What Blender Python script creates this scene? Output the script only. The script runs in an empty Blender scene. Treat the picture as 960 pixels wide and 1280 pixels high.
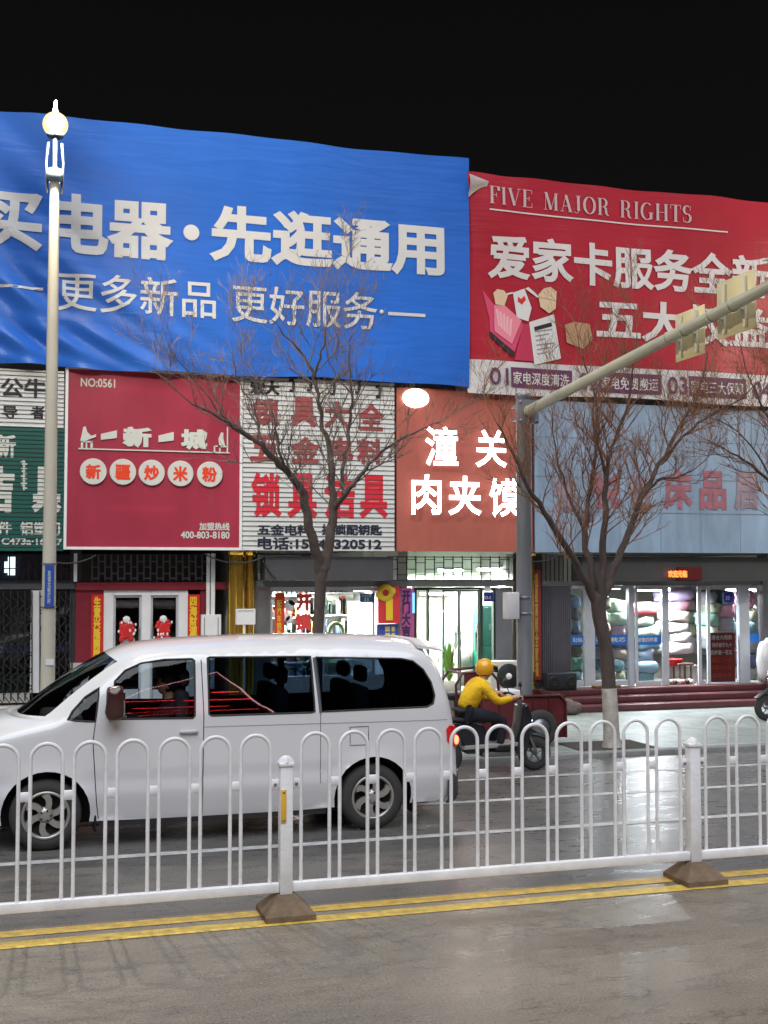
import bpy, bmesh, math, random
from mathutils import Vector, Matrix
from mathutils.geometry import delaunay_2d_cdt
random.seed(7)
sc = bpy.context.scene
COL = sc.collection
PI = math.pi

# ------------------------------------------------------------------ camera
FPX = 1500.0; CAMH = 2.6
PSI = math.atan(1500/4970); PIT = math.atan(75/1500)
RV = Vector((math.cos(PSI), -math.sin(PSI), 0))
FV = Vector((math.sin(PSI)*math.cos(PIT), math.cos(PSI)*math.cos(PIT), math.sin(PIT)))
UV = RV.cross(FV)
cd = bpy.data.cameras.new('camera'); cam = bpy.data.objects.new('camera', cd); COL.objects.link(cam)
cd.sensor_fit = 'VERTICAL'; cd.sensor_height = 36; cd.lens = 36*FPX/1280
cd.clip_start = 0.1; cd.clip_end = 2000
cam.matrix_world = Matrix(((RV.x, UV.x, -FV.x, 0), (RV.y, UV.y, -FV.y, 0), (RV.z, UV.z, -FV.z, CAMH), (0, 0, 0, 1)))
sc.camera = cam
# ------------------------------------------------------------------ night sky, soft street glow, exposure
w = bpy.data.worlds.new('World'); sc.world = w; w.use_nodes = True
bg = w.node_tree.nodes['Background']; bg.inputs[1].default_value = 0.0050
_n = w.node_tree.nodes; _l = w.node_tree.links; _tc = _n.new('ShaderNodeTexCoord'); _sp = _n.new('ShaderNodeSeparateXYZ'); _l.new(_tc.outputs['Generated'], _sp.inputs[0])
_r = _n.new('ShaderNodeValToRGB'); _l.new(_sp.outputs['Z'], _r.inputs[0])          # faint town glow low down, darker overhead
_r.color_ramp.elements[0].color = (1.5, 1.35, 1.3, 1); _r.color_ramp.elements[1].color = (.55, .6, .7, 1); _r.color_ramp.elements[1].position = .55
_l.new(_r.outputs[0], bg.inputs[0])
sd = bpy.data.lights.new('sun', 'SUN'); sd.energy = 3.15; sd.angle = math.radians(62); sd.color = (0.90, 0.95, 1.0)
sun = bpy.data.objects.new('sun', sd); COL.objects.link(sun)
sun.rotation_euler = (math.radians(31), 0, math.radians(-12))
sc.view_settings.view_transform = 'Standard'; sc.view_settings.look = 'None'
sc.view_settings.gamma = 1; sc.view_settings.use_curve_mapping = False; sc.view_settings.exposure = 0
sc.cycles.use_denoising = True; sc.cycles.max_bounces = 7; sc.cycles.diffuse_bounces = 3; sc.cycles.glossy_bounces = 4
sc.cycles.transparent_max_bounces = 16; sc.cycles.sample_clamp_indirect = 4
sc.cycles.caustics_reflective = False; sc.cycles.caustics_refractive = False

# ------------------------------------------------------------------ photo pixel -> world helpers
def ray(u, v): return FV + RV*((u-480)/FPX) - UV*((v-640)/FPX)
def at(u, v, Y):
    d = ray(u, v); t = Y/d.y
    return Vector((d.x*t, Y, CAMH+d.z*t))
def onz(u, v, z=0.0):
    d = ray(u, v); t = (z-CAMH)/d.z
    return Vector((d.x*t, d.y*t, z))
def rect(u0, v0, u1, v1, Y):
    a = at(u0, v0, Y); b = at(u0, v1, Y); c = at(u1, (v0+v1)/2, Y)
    return (a.x, b.z, c.x, a.z)            # x0, z0, x1, z1

# ------------------------------------------------------------------ materials
def lin1(c):
    c /= 255.0
    return c/12.92 if c <= 0.04045 else ((c+0.055)/1.055)**2.4
def lin(c): return (lin1(c[0]), lin1(c[1]), lin1(c[2]), 1)
MATS = {}
def mat(name, rgb, rough=0.6, metal=0.0, var=0.0, vscale=3.0, bump=0.0, bscale=40.0, coat=0.0, emis=0.0, ecol=None, stretch=None, spec=None):
    if name in MATS: return MATS[name]
    m = bpy.data.materials.new(name); m.use_nodes = True; nt = m.node_tree; N = nt.nodes; L = nt.links
    p = N['Principled BSDF']; c = lin(rgb)
    p.inputs['Base Color'].default_value = c; p.inputs['Roughness'].default_value = rough; p.inputs['Metallic'].default_value = metal
    if coat: p.inputs['Coat Weight'].default_value = coat; p.inputs['Coat Roughness'].default_value = 0.04
    if spec is not None: p.inputs['Specular IOR Level'].default_value = spec
    if emis:
        p.inputs['Emission Color'].default_value = lin(ecol or rgb); p.inputs['Emission Strength'].default_value = emis
    tc = N.new('ShaderNodeTexCoord'); mp = N.new('ShaderNodeMapping'); L.new(tc.outputs['Object'], mp.inputs[0])
    if stretch: mp.inputs['Scale'].default_value = stretch
    if var:
        n = N.new('ShaderNodeTexNoise'); n.inputs['Scale'].default_value = vscale; n.inputs['Detail'].default_value = 6; n.inputs['Roughness'].default_value = .65
        L.new(mp.outputs[0], n.inputs['Vector'])
        r = N.new('ShaderNodeMapRange'); r.inputs[1].default_value = .3; r.inputs[2].default_value = .72
        r.inputs[3].default_value = 1-var; r.inputs[4].default_value = 1+var*.45
        L.new(n.outputs[0], r.inputs[0])
        mx = N.new('ShaderNodeVectorMath'); mx.operation = 'SCALE'; mx.inputs[0].default_value = c[:3]
        L.new(r.outputs[0], mx.inputs['Scale']); L.new(mx.outputs[0], p.inputs['Base Color'])
        r2 = N.new('ShaderNodeMapRange'); r2.inputs[1].default_value = .3; r2.inputs[2].default_value = .7
        r2.inputs[3].default_value = max(.02, rough-.12*var*2); r2.inputs[4].default_value = min(1, rough+.12*var*2)
        L.new(n.outputs[0], r2.inputs[0]); L.new(r2.outputs[0], p.inputs['Roughness'])
    if bump:
        n2 = N.new('ShaderNodeTexNoise'); n2.inputs['Scale'].default_value = bscale; n2.inputs['Detail'].default_value = 4
        L.new(mp.outputs[0], n2.inputs['Vector'])
        b = N.new('ShaderNodeBump'); b.inputs['Strength'].default_value = bump; b.inputs['Distance'].default_value = .02
        L.new(n2.outputs[0], b.inputs['Height']); L.new(b.outputs[0], p.inputs['Normal'])
    MATS[name] = m; return m
def glow(name, rgb, s, base=None):
    if name in MATS: return MATS[name]
    m = bpy.data.materials.new(name); m.use_nodes = True; nt = m.node_tree
    p = nt.nodes['Principled BSDF']; p.inputs['Base Color'].default_value = lin(base or rgb); p.inputs['Roughness'].default_value = .4
    p.inputs['Emission Color'].default_value = lin(rgb); p.inputs['Emission Strength'].default_value = s
    MATS[name] = m; return m
def glass(name, tint, refl=1.45, rough=0.0):
    if name in MATS: return MATS[name]
    m = bpy.data.materials.new(name); m.use_nodes = True; nt = m.node_tree; N = nt.nodes; L = nt.links
    N.remove(N['Principled BSDF']); out = N['Material Output']
    t = N.new('ShaderNodeBsdfTransparent'); t.inputs[0].default_value = (*tint, 1)
    g = N.new('ShaderNodeBsdfGlossy'); g.inputs['Roughness'].default_value = rough
    f = N.new('ShaderNodeFresnel'); f.inputs[0].default_value = refl
    mx = N.new('ShaderNodeMixShader'); L.new(f.outputs[0], mx.inputs[0]); L.new(t.outputs[0], mx.inputs[1]); L.new(g.outputs[0], mx.inputs[2])
    L.new(mx.outputs[0], out.inputs[0]); MATS[name] = m; return m

# ------------------------------------------------------------------ mesh builder
ORG = {}
class MB:
    def __init__(s): s.v = []; s.f = []; s.sm = []
    def add(s, vs, fs, smooth=False):
        o = len(s.v); s.v += [Vector(q) for q in vs]; s.f += [tuple(i+o for i in f) for f in fs]; s.sm += [smooth]*len(fs); return s
    def box(s, x0, x1, y0, y1, z0, z1):
        if x0 > x1: x0, x1 = x1, x0
        if y0 > y1: y0, y1 = y1, y0
        if z0 > z1: z0, z1 = z1, z0
        return s.add([(x0,y0,z0),(x1,y0,z0),(x1,y1,z0),(x0,y1,z0),(x0,y0,z1),(x1,y0,z1),(x1,y1,z1),(x0,y1,z1)],
            [(0,3,2,1),(4,5,6,7),(0,1,5,4),(1,2,6,5),(2,3,7,6),(3,0,4,7)])
    def rbox(s, x0, x1, y0, y1, z0, z1, b=.01, seg=2):
        bm = bmesh.new(); bmesh.ops.create_cube(bm, size=1)
        for q in bm.verts: q.co = Vector(((x0+x1)/2+q.co.x*(x1-x0), (y0+y1)/2+q.co.y*(y1-y0), (z0+z1)/2+q.co.z*(z1-z0)))
        b = min(b, abs(x1-x0)*.45, abs(y1-y0)*.45, abs(z1-z0)*.45)
        bmesh.ops.bevel(bm, geom=bm.edges[:], offset=b, segments=seg, affect='EDGES', profile=.5)
        return s.bm(bm, True)
    def bm(s, bm, smooth=False, M=None):
        bm.verts.index_update()
        s.add([(M @ q.co) if M else q.co.copy() for q in bm.verts], [[q.index for q in f.verts] for f in bm.faces], smooth); bm.free(); return s
    def quad(s, a, b, c, d): return s.add([a,b,c,d], [(0,1,2,3)])
    def prism(s, poly, y0, y1):               # poly in (x,z), extruded along Y; front at y0
        n = len(poly); ar = sum(poly[i][0]*poly[(i+1)%n][1]-poly[(i+1)%n][0]*poly[i][1] for i in range(n))
        if ar < 0: poly = poly[::-1]
        vs = [(x,y0,z) for x,z in poly]+[(x,y1,z) for x,z in poly]
        return s.add(vs, [tuple(range(n)), tuple(range(2*n-1,n-1,-1))]+[(i,i+n,(i+1)%n+n,(i+1)%n) for i in range(n)])
    def prism_z(s, poly, z0, z1):
        n = len(poly); vs = [(x,y,z0) for x,y in poly]+[(x,y,z1) for x,y in poly]
        return s.add(vs, [tuple(range(n))[::-1], tuple(range(n,2*n))]+[(i,(i+1)%n,(i+1)%n+n,i+n) for i in range(n)])
    def prism_x(s, poly, x0, x1):              # poly in (y,z)
        n = len(poly); vs = [(x0,y,z) for y,z in poly]+[(x1,y,z) for y,z in poly]
        return s.add(vs, [tuple(range(n))[::-1], tuple(range(n,2*n))]+[(i,(i+1)%n,(i+1)%n+n,i+n) for i in range(n)])
    def tube(s, pts, r, n=8, cap=True, smooth=True):
        pts = [Vector(p) for p in pts]; k = len(pts); rs = r if isinstance(r, (list, tuple)) else [r]*k
        t0 = (pts[1]-pts[0]).normalized(); a = Vector((0,0,1)) if abs(t0.z) < .9 else Vector((1,0,0))
        nrm = t0.cross(a).normalized(); vs = []
        for i in range(k):
            t = (pts[min(i+1,k-1)]-pts[max(i-1,0)]).normalized()
            nrm = (nrm-t*nrm.dot(t))
            if nrm.length < 1e-5: nrm = t.orthogonal()
            nrm.normalize(); b = t.cross(nrm)
            for j in range(n):
                q = 2*PI*j/n; vs.append(pts[i]+(nrm*math.cos(q)+b*math.sin(q))*rs[i])
        fs = [(i*n+j, i*n+(j+1)%n, (i+1)*n+(j+1)%n, (i+1)*n+j) for i in range(k-1) for j in range(n)]
        s.add(vs, fs, smooth)
        if cap: s.add(vs[:n], [tuple(range(n))[::-1]]); s.add(vs[-n:], [tuple(range(n))])
        return s
    def lathe(s, prof, c, axis='z', n=24, smooth=True):   # prof: (r, h)
        vs = []; k = len(prof)
        for r, h in prof:
            for j in range(n):
                q = 2*PI*j/n; a, b = r*math.cos(q), r*math.sin(q)
                vs.append(Vector(c)+Vector({'z':(a,b,h),'y':(a,h,-b),'x':(h,a,b)}[axis]))
        fs = [(i*n+j, i*n+(j+1)%n, (i+1)*n+(j+1)%n, (i+1)*n+j) for i in range(k-1) for j in range(n)]
        return s.add(vs, fs, smooth)
    def ball(s, c, rx, ry=None, rz=None, sub=2):
        bm = bmesh.new(); bmesh.ops.create_icosphere(bm, subdivisions=sub, radius=1)
        M = Matrix.Translation(Vector(c)) @ Matrix.Diagonal((rx, ry or rx, rz or rx, 1))
        return s.bm(bm, True, M)
    def cushion(s, x0, x1, y0, y1, z0, z1, e=.45, rnd=None, tilt=0.0):   # soft pillow block
        bm = bmesh.new(); bmesh.ops.create_icosphere(bm, subdivisions=3, radius=1)
        c = Vector(((x0+x1)/2,(y0+y1)/2,(z0+z1)/2)); h = Vector(((x1-x0)/2,(y1-y0)/2,(z1-z0)/2)); ph = (rnd or random).uniform(0, 6)
        for q in bm.verts:
            p = q.co; o = Vector([math.copysign(abs(a)**e, a) for a in p])
            k = 1+.07*math.sin(4*o.x+ph)*math.cos(4*o.z+ph*2)+.045*math.sin(9*o.x+7*o.y+5*o.z+ph)
            q.co = c+Vector((o.x*h.x*k, o.y*h.y*k, o.z*h.z*k+tilt*o.x*h.x))
        return s.bm(bm, True)
    def build(s, name, m, parent=None, smooth=None):
        me = bpy.data.meshes.new(name); o = ORG.get(parent.name, Vector()) if parent else Vector()
        me.from_pydata([q-o for q in s.v], [], s.f)
        me.polygons.foreach_set('use_smooth', [x if smooth is None else smooth for x in s.sm])
        me.materials.append(m); me.update()
        ob = bpy.data.objects.new(name, me); COL.objects.link(ob)
        if parent: ob.parent = parent; ORG[ob.name] = o
        return ob
def tag(o, label=None, cat=None, group=None, kind=None):
    if label: o['label'] = label
    if cat: o['category'] = cat
    if group: o['group'] = group
    if kind: o['kind'] = kind
    return o
def thing(name, label, cat, loc, group=None):
    o = bpy.data.objects.new(name, None); COL.objects.link(o); o.location = loc; o.empty_display_size = .2
    ORG[o.name] = Vector(loc); return tag(o, label, cat, group)
def copy_tree(o, parent=None):
    c = o.copy(); COL.objects.link(c)
    if parent: c.parent = parent
    for ch in list(o.children): copy_tree(ch, c)
    return c
def fix_normals(ob):
    bm = bmesh.new(); bm.from_mesh(ob.data); bmesh.ops.recalc_face_normals(bm, faces=bm.faces[:]); bm.to_mesh(ob.data); bm.free(); return ob

# ------------------------------------------------------------------ lettering
DISP = None
def glyphs(s, bold=0.0, vertical=False, space=1.0, depth=0.0):
    c = bpy.data.curves.new('t', 'FONT'); c.body = '\n'.join(s) if vertical else s
    c.align_x = 'CENTER' if vertical else 'LEFT'; c.space_character = space; c.resolution_u = 3
    if vertical: c.space_line = .98*space
    if bold: c.bevel_depth = bold; c.bevel_resolution = 0
    o = bpy.data.objects.new('t', c); COL.objects.link(o)
    dg = bpy.context.evaluated_depsgraph_get()
    me = bpy.data.meshes.new_from_object(o.evaluated_get(dg))
    bpy.data.objects.remove(o); bpy.data.curves.remove(c); return me
def text(s, u0, v0, u1, v1, Y, m, parent=None, bold=0.02, name='lettering', vertical=False, thick=.0012, world=None, disp=None, space=1.0, emboss=0.0):
    me = glyphs(s, bold, vertical, space)
    x0, z0, x1, z1 = world or rect(u0, v0, u1, v1, Y)
    xs = [q.co.x for q in me.vertices]; ys = [q.co.y for q in me.vertices]; zs = [q.co.z for q in me.vertices]
    ax, bx, ay, by = min(xs), max(xs), min(ys), max(ys); az = max(max(zs)-min(zs), 1e-6)
    o = ORG.get(parent.name, Vector()) if parent else Vector()
    if disp:
        bm = bmesh.new(); bm.from_mesh(me)
        for _ in range(4):
            es = [e for e in bm.edges if e.calc_length()*(x1-x0)/(bx-ax) > .14]
            if es: bmesh.ops.subdivide_edges(bm, edges=es, cuts=1)
        bmesh.ops.triangulate(bm, faces=bm.faces[:]); bm.to_mesh(me); bm.free()
    for q in me.vertices:
        x = x0+(q.co.x-ax)/(bx-ax)*(x1-x0); z = z0+(q.co.y-ay)/(by-ay)*(z1-z0)
        y = Y-(q.co.z-min(zs))/az*thick-emboss
        if disp: y += disp(x, z)
        q.co = Vector((x, y, z))-o
    me.materials.clear(); me.materials.append(m); me.name = name; me.shade_flat(); me.update()
    ob = bpy.data.objects.new(name, me); COL.objects.link(ob)
    if parent: ob.parent = parent; ORG[ob.name] = o
    return ob

# ------------------------------------------------------------------ common materials
M_white = mat('white_paint', (232,232,236), .42, var=.08, vscale=5)
M_steel = mat('brushed_steel', (150,152,156), .4, .8, var=.2)
M_dark = mat('dark_metal', (48,48,52), .5, .2, var=.3)
M_black = mat('black_plastic', (26,26,28), .45, var=.2)
M_rubber = mat('tyre_rubber', (62,60,60), .8, var=.25, vscale=14, bump=.2, bscale=120)
M_alu = mat('aluminium_frame', (196,202,212), .4, .25, var=.12)
M_chrome = mat('chrome', (205,205,208), .12, 1)
M_clear = glass('clear_glass', (.93,.96,.95), 1.4)
M_dim = glass('shop_glass', (.72,.75,.78), 1.5)
M_tint = glass('tinted_glass', (.19,.26,.34), 1.6)
M_tint2 = glass('light_tinted_glass', (.74,.79,.82), 1.5)
M_red = mat('sign_red', (190,32,40), .5, var=.1)
M_yel = mat('paint_yellow', (238,200,40), .5)

# ================================================================== SETTING: road, markings, pavement
def asphalt(name, base, rough0, rough1):
    m = bpy.data.materials.new(name); m.use_nodes = True; nt = m.node_tree; N = nt.nodes; L = nt.links; p = N['Principled BSDF']
    tc = N.new('ShaderNodeTexCoord')
    def noise(scale, stretch, detail=6):
        mp = N.new('ShaderNodeMapping'); mp.inputs['Scale'].default_value = stretch; L.new(tc.outputs['Object'], mp.inputs[0])
        n = N.new('ShaderNodeTexNoise'); n.inputs['Scale'].default_value = scale; n.inputs['Detail'].default_value = detail; n.inputs['Roughness'].default_value = .62
        L.new(mp.outputs[0], n.inputs['Vector']); return n
    big = noise(.5, (.35, 1.6, 1)); fine = noise(60, (1, 1, 1), 3); mid = noise(5, (.5, 1.4, 1))
    def rng(src, a, b, c, d):
        r = N.new('ShaderNodeMapRange'); r.inputs[1].default_value = a; r.inputs[2].default_value = b; r.inputs[3].default_value = c; r.inputs[4].default_value = d
        L.new(src, r.inputs[0]); return r.outputs[0]
    def mul(a, b):
        q = N.new('ShaderNodeMath'); q.operation = 'MULTIPLY'; L.new(a, q.inputs[0]); L.new(b, q.inputs[1]); return q.outputs[0]
    k = mul(mul(rng(big.outputs[0], .3, .7, .72, 1.22), rng(mid.outputs[0], .3, .7, .8, 1.18)), rng(fine.outputs[0], .3, .7, .45, 1.55))
    # hairline cracks, only in worn patches, and a few oil stains
    wn = N.new('ShaderNodeVectorMath'); wn.operation = 'MULTIPLY_ADD'; L.new(mid.outputs[1], wn.inputs[0]); wn.inputs[1].default_value = (.5,.5,.5); L.new(tc.outputs['Object'], wn.inputs[2])
    vo = N.new('ShaderNodeTexVoronoi'); vo.feature = 'DISTANCE_TO_EDGE'; vo.inputs['Scale'].default_value = .8; L.new(wn.outputs[0], vo.inputs['Vector'])
    patch = noise(.9, (1, 1, 1), 2); pm = rng(patch.outputs[0], .5, .62, 0, .45)
    ck = N.new('ShaderNodeMath'); ck.operation = 'MULTIPLY'; L.new(rng(vo.outputs[0], .004, .014, 1, 0), ck.inputs[0]); L.new(pm, ck.inputs[1])
    inv = N.new('ShaderNodeMath'); inv.operation = 'SUBTRACT'; inv.inputs[0].default_value = 1; L.new(ck.outputs[0], inv.inputs[1])
    st = noise(1.7, (.6, 1, 1), 5); k = mul(mul(k, inv.outputs[0]), rng(st.outputs[0], .6, .74, 1, .68))
    v = N.new('ShaderNodeVectorMath'); v.operation = 'SCALE'; v.inputs[0].default_value = lin(base)[:3]
    L.new(k, v.inputs['Scale']); L.new(v.outputs[0], p.inputs['Base Color'])
    L.new(rng(mid.outputs[0], .3, .7, rough0, rough1), p.inputs['Roughness'])
    b = N.new('ShaderNodeBump'); b.inputs['Strength'].default_value = .26; b.inputs['Distance'].default_value = .006
    L.new(fine.outputs[0], b.inputs['Height']); L.new(b.outputs[0], p.inputs['Normal'])
    return m
M_asph = asphalt('asphalt', (130,121,109), .20, .44)
M_asph2 = asphalt('asphalt_far_lane', (98,95,94), .22, .42)
tag(MB().add([(-400,-400,-.012),(400,-400,-.012),(400,400,-.012),(-400,400,-.012)], [(0,1,2,3)]).build('ground', M_asph), kind='structure')
tag(MB().add([(-60,-15,0),(80,-15,0),(80,9.3,0),(-60,9.3,0)], [(0,1,2,3)]).build('road', M_asph), kind='structure')
tag(MB().add([(-60,9.3,0),(80,9.3,0),(80,15.42,0),(-60,15.42,0)], [(0,1,2,3)]).build('far_road', M_asph2), kind='structure')
M_yline = mat('road_paint_yellow', (232,196,96), .5, var=.45, vscale=11)
M_wline = mat('road_paint_white', (200,200,200), .5, var=.4, vscale=7)
for yc, wd in ((9.16,.15), (8.89,.16)):
    tag(MB().add([(-60,yc-wd/2,.004),(80,yc-wd/2,.004),(80,yc+wd/2,.004),(-60,yc+wd/2,.004)], [(0,1,2,3)]).build('yellow_line', M_yline), kind='structure')
for yc, wd in ((11.33,.13), (12.87,.12), (14.2,.10)):
    tag(MB().add([(-60,yc-wd/2,.004),(80,yc-wd/2,.004),(80,yc+wd/2,.004),(-60,yc+wd/2,.004)], [(0,1,2,3)]).build('white_line', M_wline), kind='structure')
PAVE = .05
def paving():
    m = bpy.data.materials.new('paving_slabs'); m.use_nodes = True; nt = m.node_tree; N = nt.nodes; L = nt.links; p = N['Principled BSDF']
    tc = N.new('ShaderNodeTexCoord'); b = N.new('ShaderNodeTexBrick'); b.inputs['Scale'].default_value = 1
    b.inputs['Brick Width'].default_value = .6; b.inputs['Row Height'].default_value = .3; b.inputs['Mortar Size'].default_value = .006
    b.inputs['Color1'].default_value = lin((158,166,162)); b.inputs['Color2'].default_value = lin((146,155,152)); b.inputs['Mortar'].default_value = lin((70,74,74))
    L.new(tc.outputs['Object'], b.inputs['Vector'])
    n = N.new('ShaderNodeTexNoise'); n.inputs['Scale'].default_value = 2.2; n.inputs['Detail'].default_value = 7; L.new(tc.outputs['Object'], n.inputs['Vector'])
    r = N.new('ShaderNodeMapRange'); r.inputs[1].default_value = .3; r.inputs[2].default_value = .7; r.inputs[3].default_value = .72; r.inputs[4].default_value = 1.15; L.new(n.outputs[0], r.inputs[0])
    v = N.new('ShaderNodeVectorMath'); v.operation = 'SCALE'; L.new(b.outputs[0], v.inputs[0]); L.new(r.outputs[0], v.inputs['Scale']); L.new(v.outputs[0], p.inputs['Base Color'])
    p.inputs['Roughness'].default_value = .5; return m
M_pave = paving()
tag(MB().box(-60, 80, 15.62, 34, -.3, PAVE).build('pavement', M_pave), kind='structure')
kb = MB()
for i in range(-40, 60): kb.rbox(i, i+.992, 15.42, 15.617, -.3, PAVE+.012, .015)
tag(kb.build('kerb', mat('kerb_stone', (128,130,130), .7, var=.25, bump=.2)), kind='structure')

# ================================================================== BUILDING
YW = 20.9      # shop front plane
YS = 20.35     # sign plane
ZF = at(800, 857, YW).z        # shop floor
ZS = at(400, 689, YS).z        # underside of the signs
XL, XR = at(-170, 700, YW).x, at(1130, 700, YW).x
def X(u, Y=YW): return at(u, 760, Y).x
def Z(v, Y=YW, u=480): return at(u, v, Y).z
bld = thing('shop_building', 'long two storey shop building hung with big banners above a row of lit shops', 'building', ((XL+XR)/2, 24, PAVE))
M_wall = mat('building_plaster', (150,148,142), .8, var=.25, bump=.2)
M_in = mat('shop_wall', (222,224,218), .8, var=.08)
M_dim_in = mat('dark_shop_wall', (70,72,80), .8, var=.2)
M_floor = mat('shop_floor_tile', (170,168,160), .35, var=.15)
ZTOP = at(300, 172, YS).z - .35
MB().box(XL, XR, 20.6, 32, ZS+.35, ZTOP).build('upper_wall', M_wall, bld)
MB().box(XL, XR, YW-.1, 29, ZF-.5, ZF).build('floor_slab', M_floor, bld)
MB().box(XL, XR, 20.45, 29, ZS+.06, ZS+.345).build('soffit', mat('soffit_grey', (74,74,76), .8), bld)
MB().box(XL, XR, 28.8, 29, ZF+.002, ZS+.055).build('rear_wall', M_in, bld)
for u in (-170, 94, 292, 504, 655, 1120):
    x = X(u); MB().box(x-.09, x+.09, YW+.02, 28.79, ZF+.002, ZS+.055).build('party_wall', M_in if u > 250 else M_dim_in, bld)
MB().box(XL-.3, XR+.3, 20.5, 32.2, ZTOP+.003, ZTOP+.15).build('roof', mat('roof_slab', (60,60,62), .8), bld)

# ------------------------------------------------------------------ fabric banners
def fold(nm, rgb, wr):
    m = bpy.data.materials.new(nm); m.use_nodes = True; nt = m.node_tree; N = nt.nodes; L = nt.links; p = N['Principled BSDF']
    p.inputs['Roughness'].default_value = .42; p.inputs['Specular IOR Level'].default_value = .45
    tc = N.new('ShaderNodeTexCoord')
    n = N.new('ShaderNodeTexNoise'); n.inputs['Scale'].default_value = .5; n.inputs['Detail'].default_value = 5; L.new(tc.outputs['Object'], n.inputs['Vector'])
    r = N.new('ShaderNodeMapRange'); r.inputs[1].default_value = .3; r.inputs[2].default_value = .7; r.inputs[3].default_value = .85; r.inputs[4].default_value = 1.12; L.new(n.outputs[0], r.inputs[0])
    v = N.new('ShaderNodeVectorMath'); v.operation = 'SCALE'; v.inputs[0].default_value = lin(rgb)[:3]; L.new(r.outputs[0], v.inputs['Scale']); L.new(v.outputs[0], p.inputs['Base Color'])
    mp = N.new('ShaderNodeMapping'); mp.inputs['Rotation'].default_value = (0, math.radians(-38), 0); mp.inputs['Scale'].default_value = (.35, 1, 2.4); L.new(tc.outputs['Object'], mp.inputs[0])
    n2 = N.new('ShaderNodeTexNoise'); n2.inputs['Scale'].default_value = 2.2; n2.inputs['Detail'].default_value = 3; n2.inputs['Distortion'].default_value = .5; L.new(mp.outputs[0], n2.inputs['Vector'])
    b = N.new('ShaderNodeBump'); b.inputs['Strength'].default_value = wr; b.inputs['Distance'].default_value = .12
    L.new(n2.outputs[0], b.inputs['Height']); L.new(b.outputs[0], p.inputs['Normal']); return m
def sm(a, b, x):
    t = min(1, max(0, (x-a)/(b-a))); return t*t*(3-2*t)
YB = 20.21
bx1 = at(583, 300, YB).x; bx0 = at(-110, 300, YB).x
bz1 = at(300, 169, YB).z; bz0 = at(300, 468, YB).z
def disp_blue(x, z):
    k = sm(4.6, 0.2, x+.55*(z-bz0))*sm(bz0+3.2, bz0, z)        # tension folds in the lower left corner
    a = .9*x+1.05*z; a2 = .62*x+1.2*z
    d = .035*math.sin(1.1*x+.8*z)*math.sin(.9*z-.3*x)
    d += k*(.055*math.sin(7.5*a+1.4*math.sin(1.3*x))+.03*math.sin(13*a2+1.1*math.sin(2.1*z)))
    k2 = sm(2.2, -.4, x)
    d += k2*.03*math.sin(6*(.55*x+z)+.8*math.sin(2*x))
    d += .012*math.sin(5.1*x+.6*z+2)*sm(bz0+1.1, bz0, z)
    return d
def disp_red(x, z):
    k = sm(9.4, 7.4, x)
    return .04*math.sin(1.2*x+.7*z+1)*math.sin(.8*z)+k*.04*math.sin(5*x+2.2*z)+.012*math.sin(3.4*x-1.9*z)
def sheet(x0, x1, ztop, zbot, nx, nz, Y, disp):
    mb = MB(); vs = []
    for j in range(nz+1):
        for i in range(nx+1):
            x = x0+(x1-x0)*i/nx; t = j/nz; z = zbot(x)+(ztop(x)-zbot(x))*t
            vs.append((x, Y+disp(x, z), z))
    fs = [(j*(nx+1)+i, j*(nx+1)+i+1, (j+1)*(nx+1)+i+1, (j+1)*(nx+1)+i) for j in range(nz) for i in range(nx)]
    mb.add(vs, fs, True); n = len(vs)
    mb.add([(x, y+.012, z) for x, y, z in vs], [f[::-1] for f in fs], True)   # back face of the cloth
    return mb
banner = thing('banner', 'huge blue cloth banner with white Chinese slogan and creased lower left corner', 'banner', ((bx0+bx1)/2, YB, bz0))
ztb = lambda x: bz1+.012*math.sin(1.9*x)+.008*math.sin(4.3*x)
zbb = lambda x: bz0-.02*math.sin(.7*x)+.018*math.sin(2.7*x+1)-.05*sm(5.5, 7.6, x)
sheet(bx0, bx1+.05, ztb, zbb, 170, 84, YB, disp_blue).build('cloth', fold('blue_cloth', (38,104,204), .12), banner)
M_bt = mat('banner_white', (206,206,208), .5, var=.06)
text('买电器', -29, 237, 216, 311, YB-.014, M_bt, banner, bold=.034, disp=disp_blue, world=(at(-29,275,YB).x, at(142,322,YB).z, at(217,285,YB).x, at(142,246,YB).z))
MB().lathe([(0,-.001),(.135,-.001),(.135,.001)], (at(239,291,YB).x, YB-.02+disp_blue(at(239,291,YB).x,at(239,291,YB).z), at(239,291,YB).z), 'y', 28, False).build('lettering', M_bt, banner)
text('先逛通用', 262, 254, 555, 326, YB-.014, M_bt, banner, bold=.034, disp=disp_blue)
text('更多新品', 72, 338, 270, 387, YB-.014, M_bt, banner, bold=.008, disp=disp_blue)
text('更好服务', 290, 354, 472, 402, YB-.014, M_bt, banner, bold=.008, disp=disp_blue)
for u0, v0, u1, v1 in ((-30,354,54,357.5), (485,390,531,394)):
    x0, z0, x1, z1 = rect(u0, v0, u1, v1, YB); mb = MB()
    n = 6
    for i in range(n):
        a, b = x0+(x1-x0)*i/n, x0+(x1-x0)*(i+1)/n
        mb.quad((a,YB-.014+disp_blue(a,z0),z0),(b,YB-.014+disp_blue(b,z0),z0),(b,YB-.014+disp_blue(b,z1),z1),(a,YB-.014+disp_blue(a,z1),z1))
    mb.build('lettering', M_bt, banner)
for u, v in ((62,357), (477,390)):
    c = at(u, v, YB); MB().lathe([(0,-.001),(.04,-.001),(.04,.001)], (c.x, YB-.016+disp_blue(c.x,c.z), c.z), 'y', 12).build('lettering', M_bt, banner)

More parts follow.
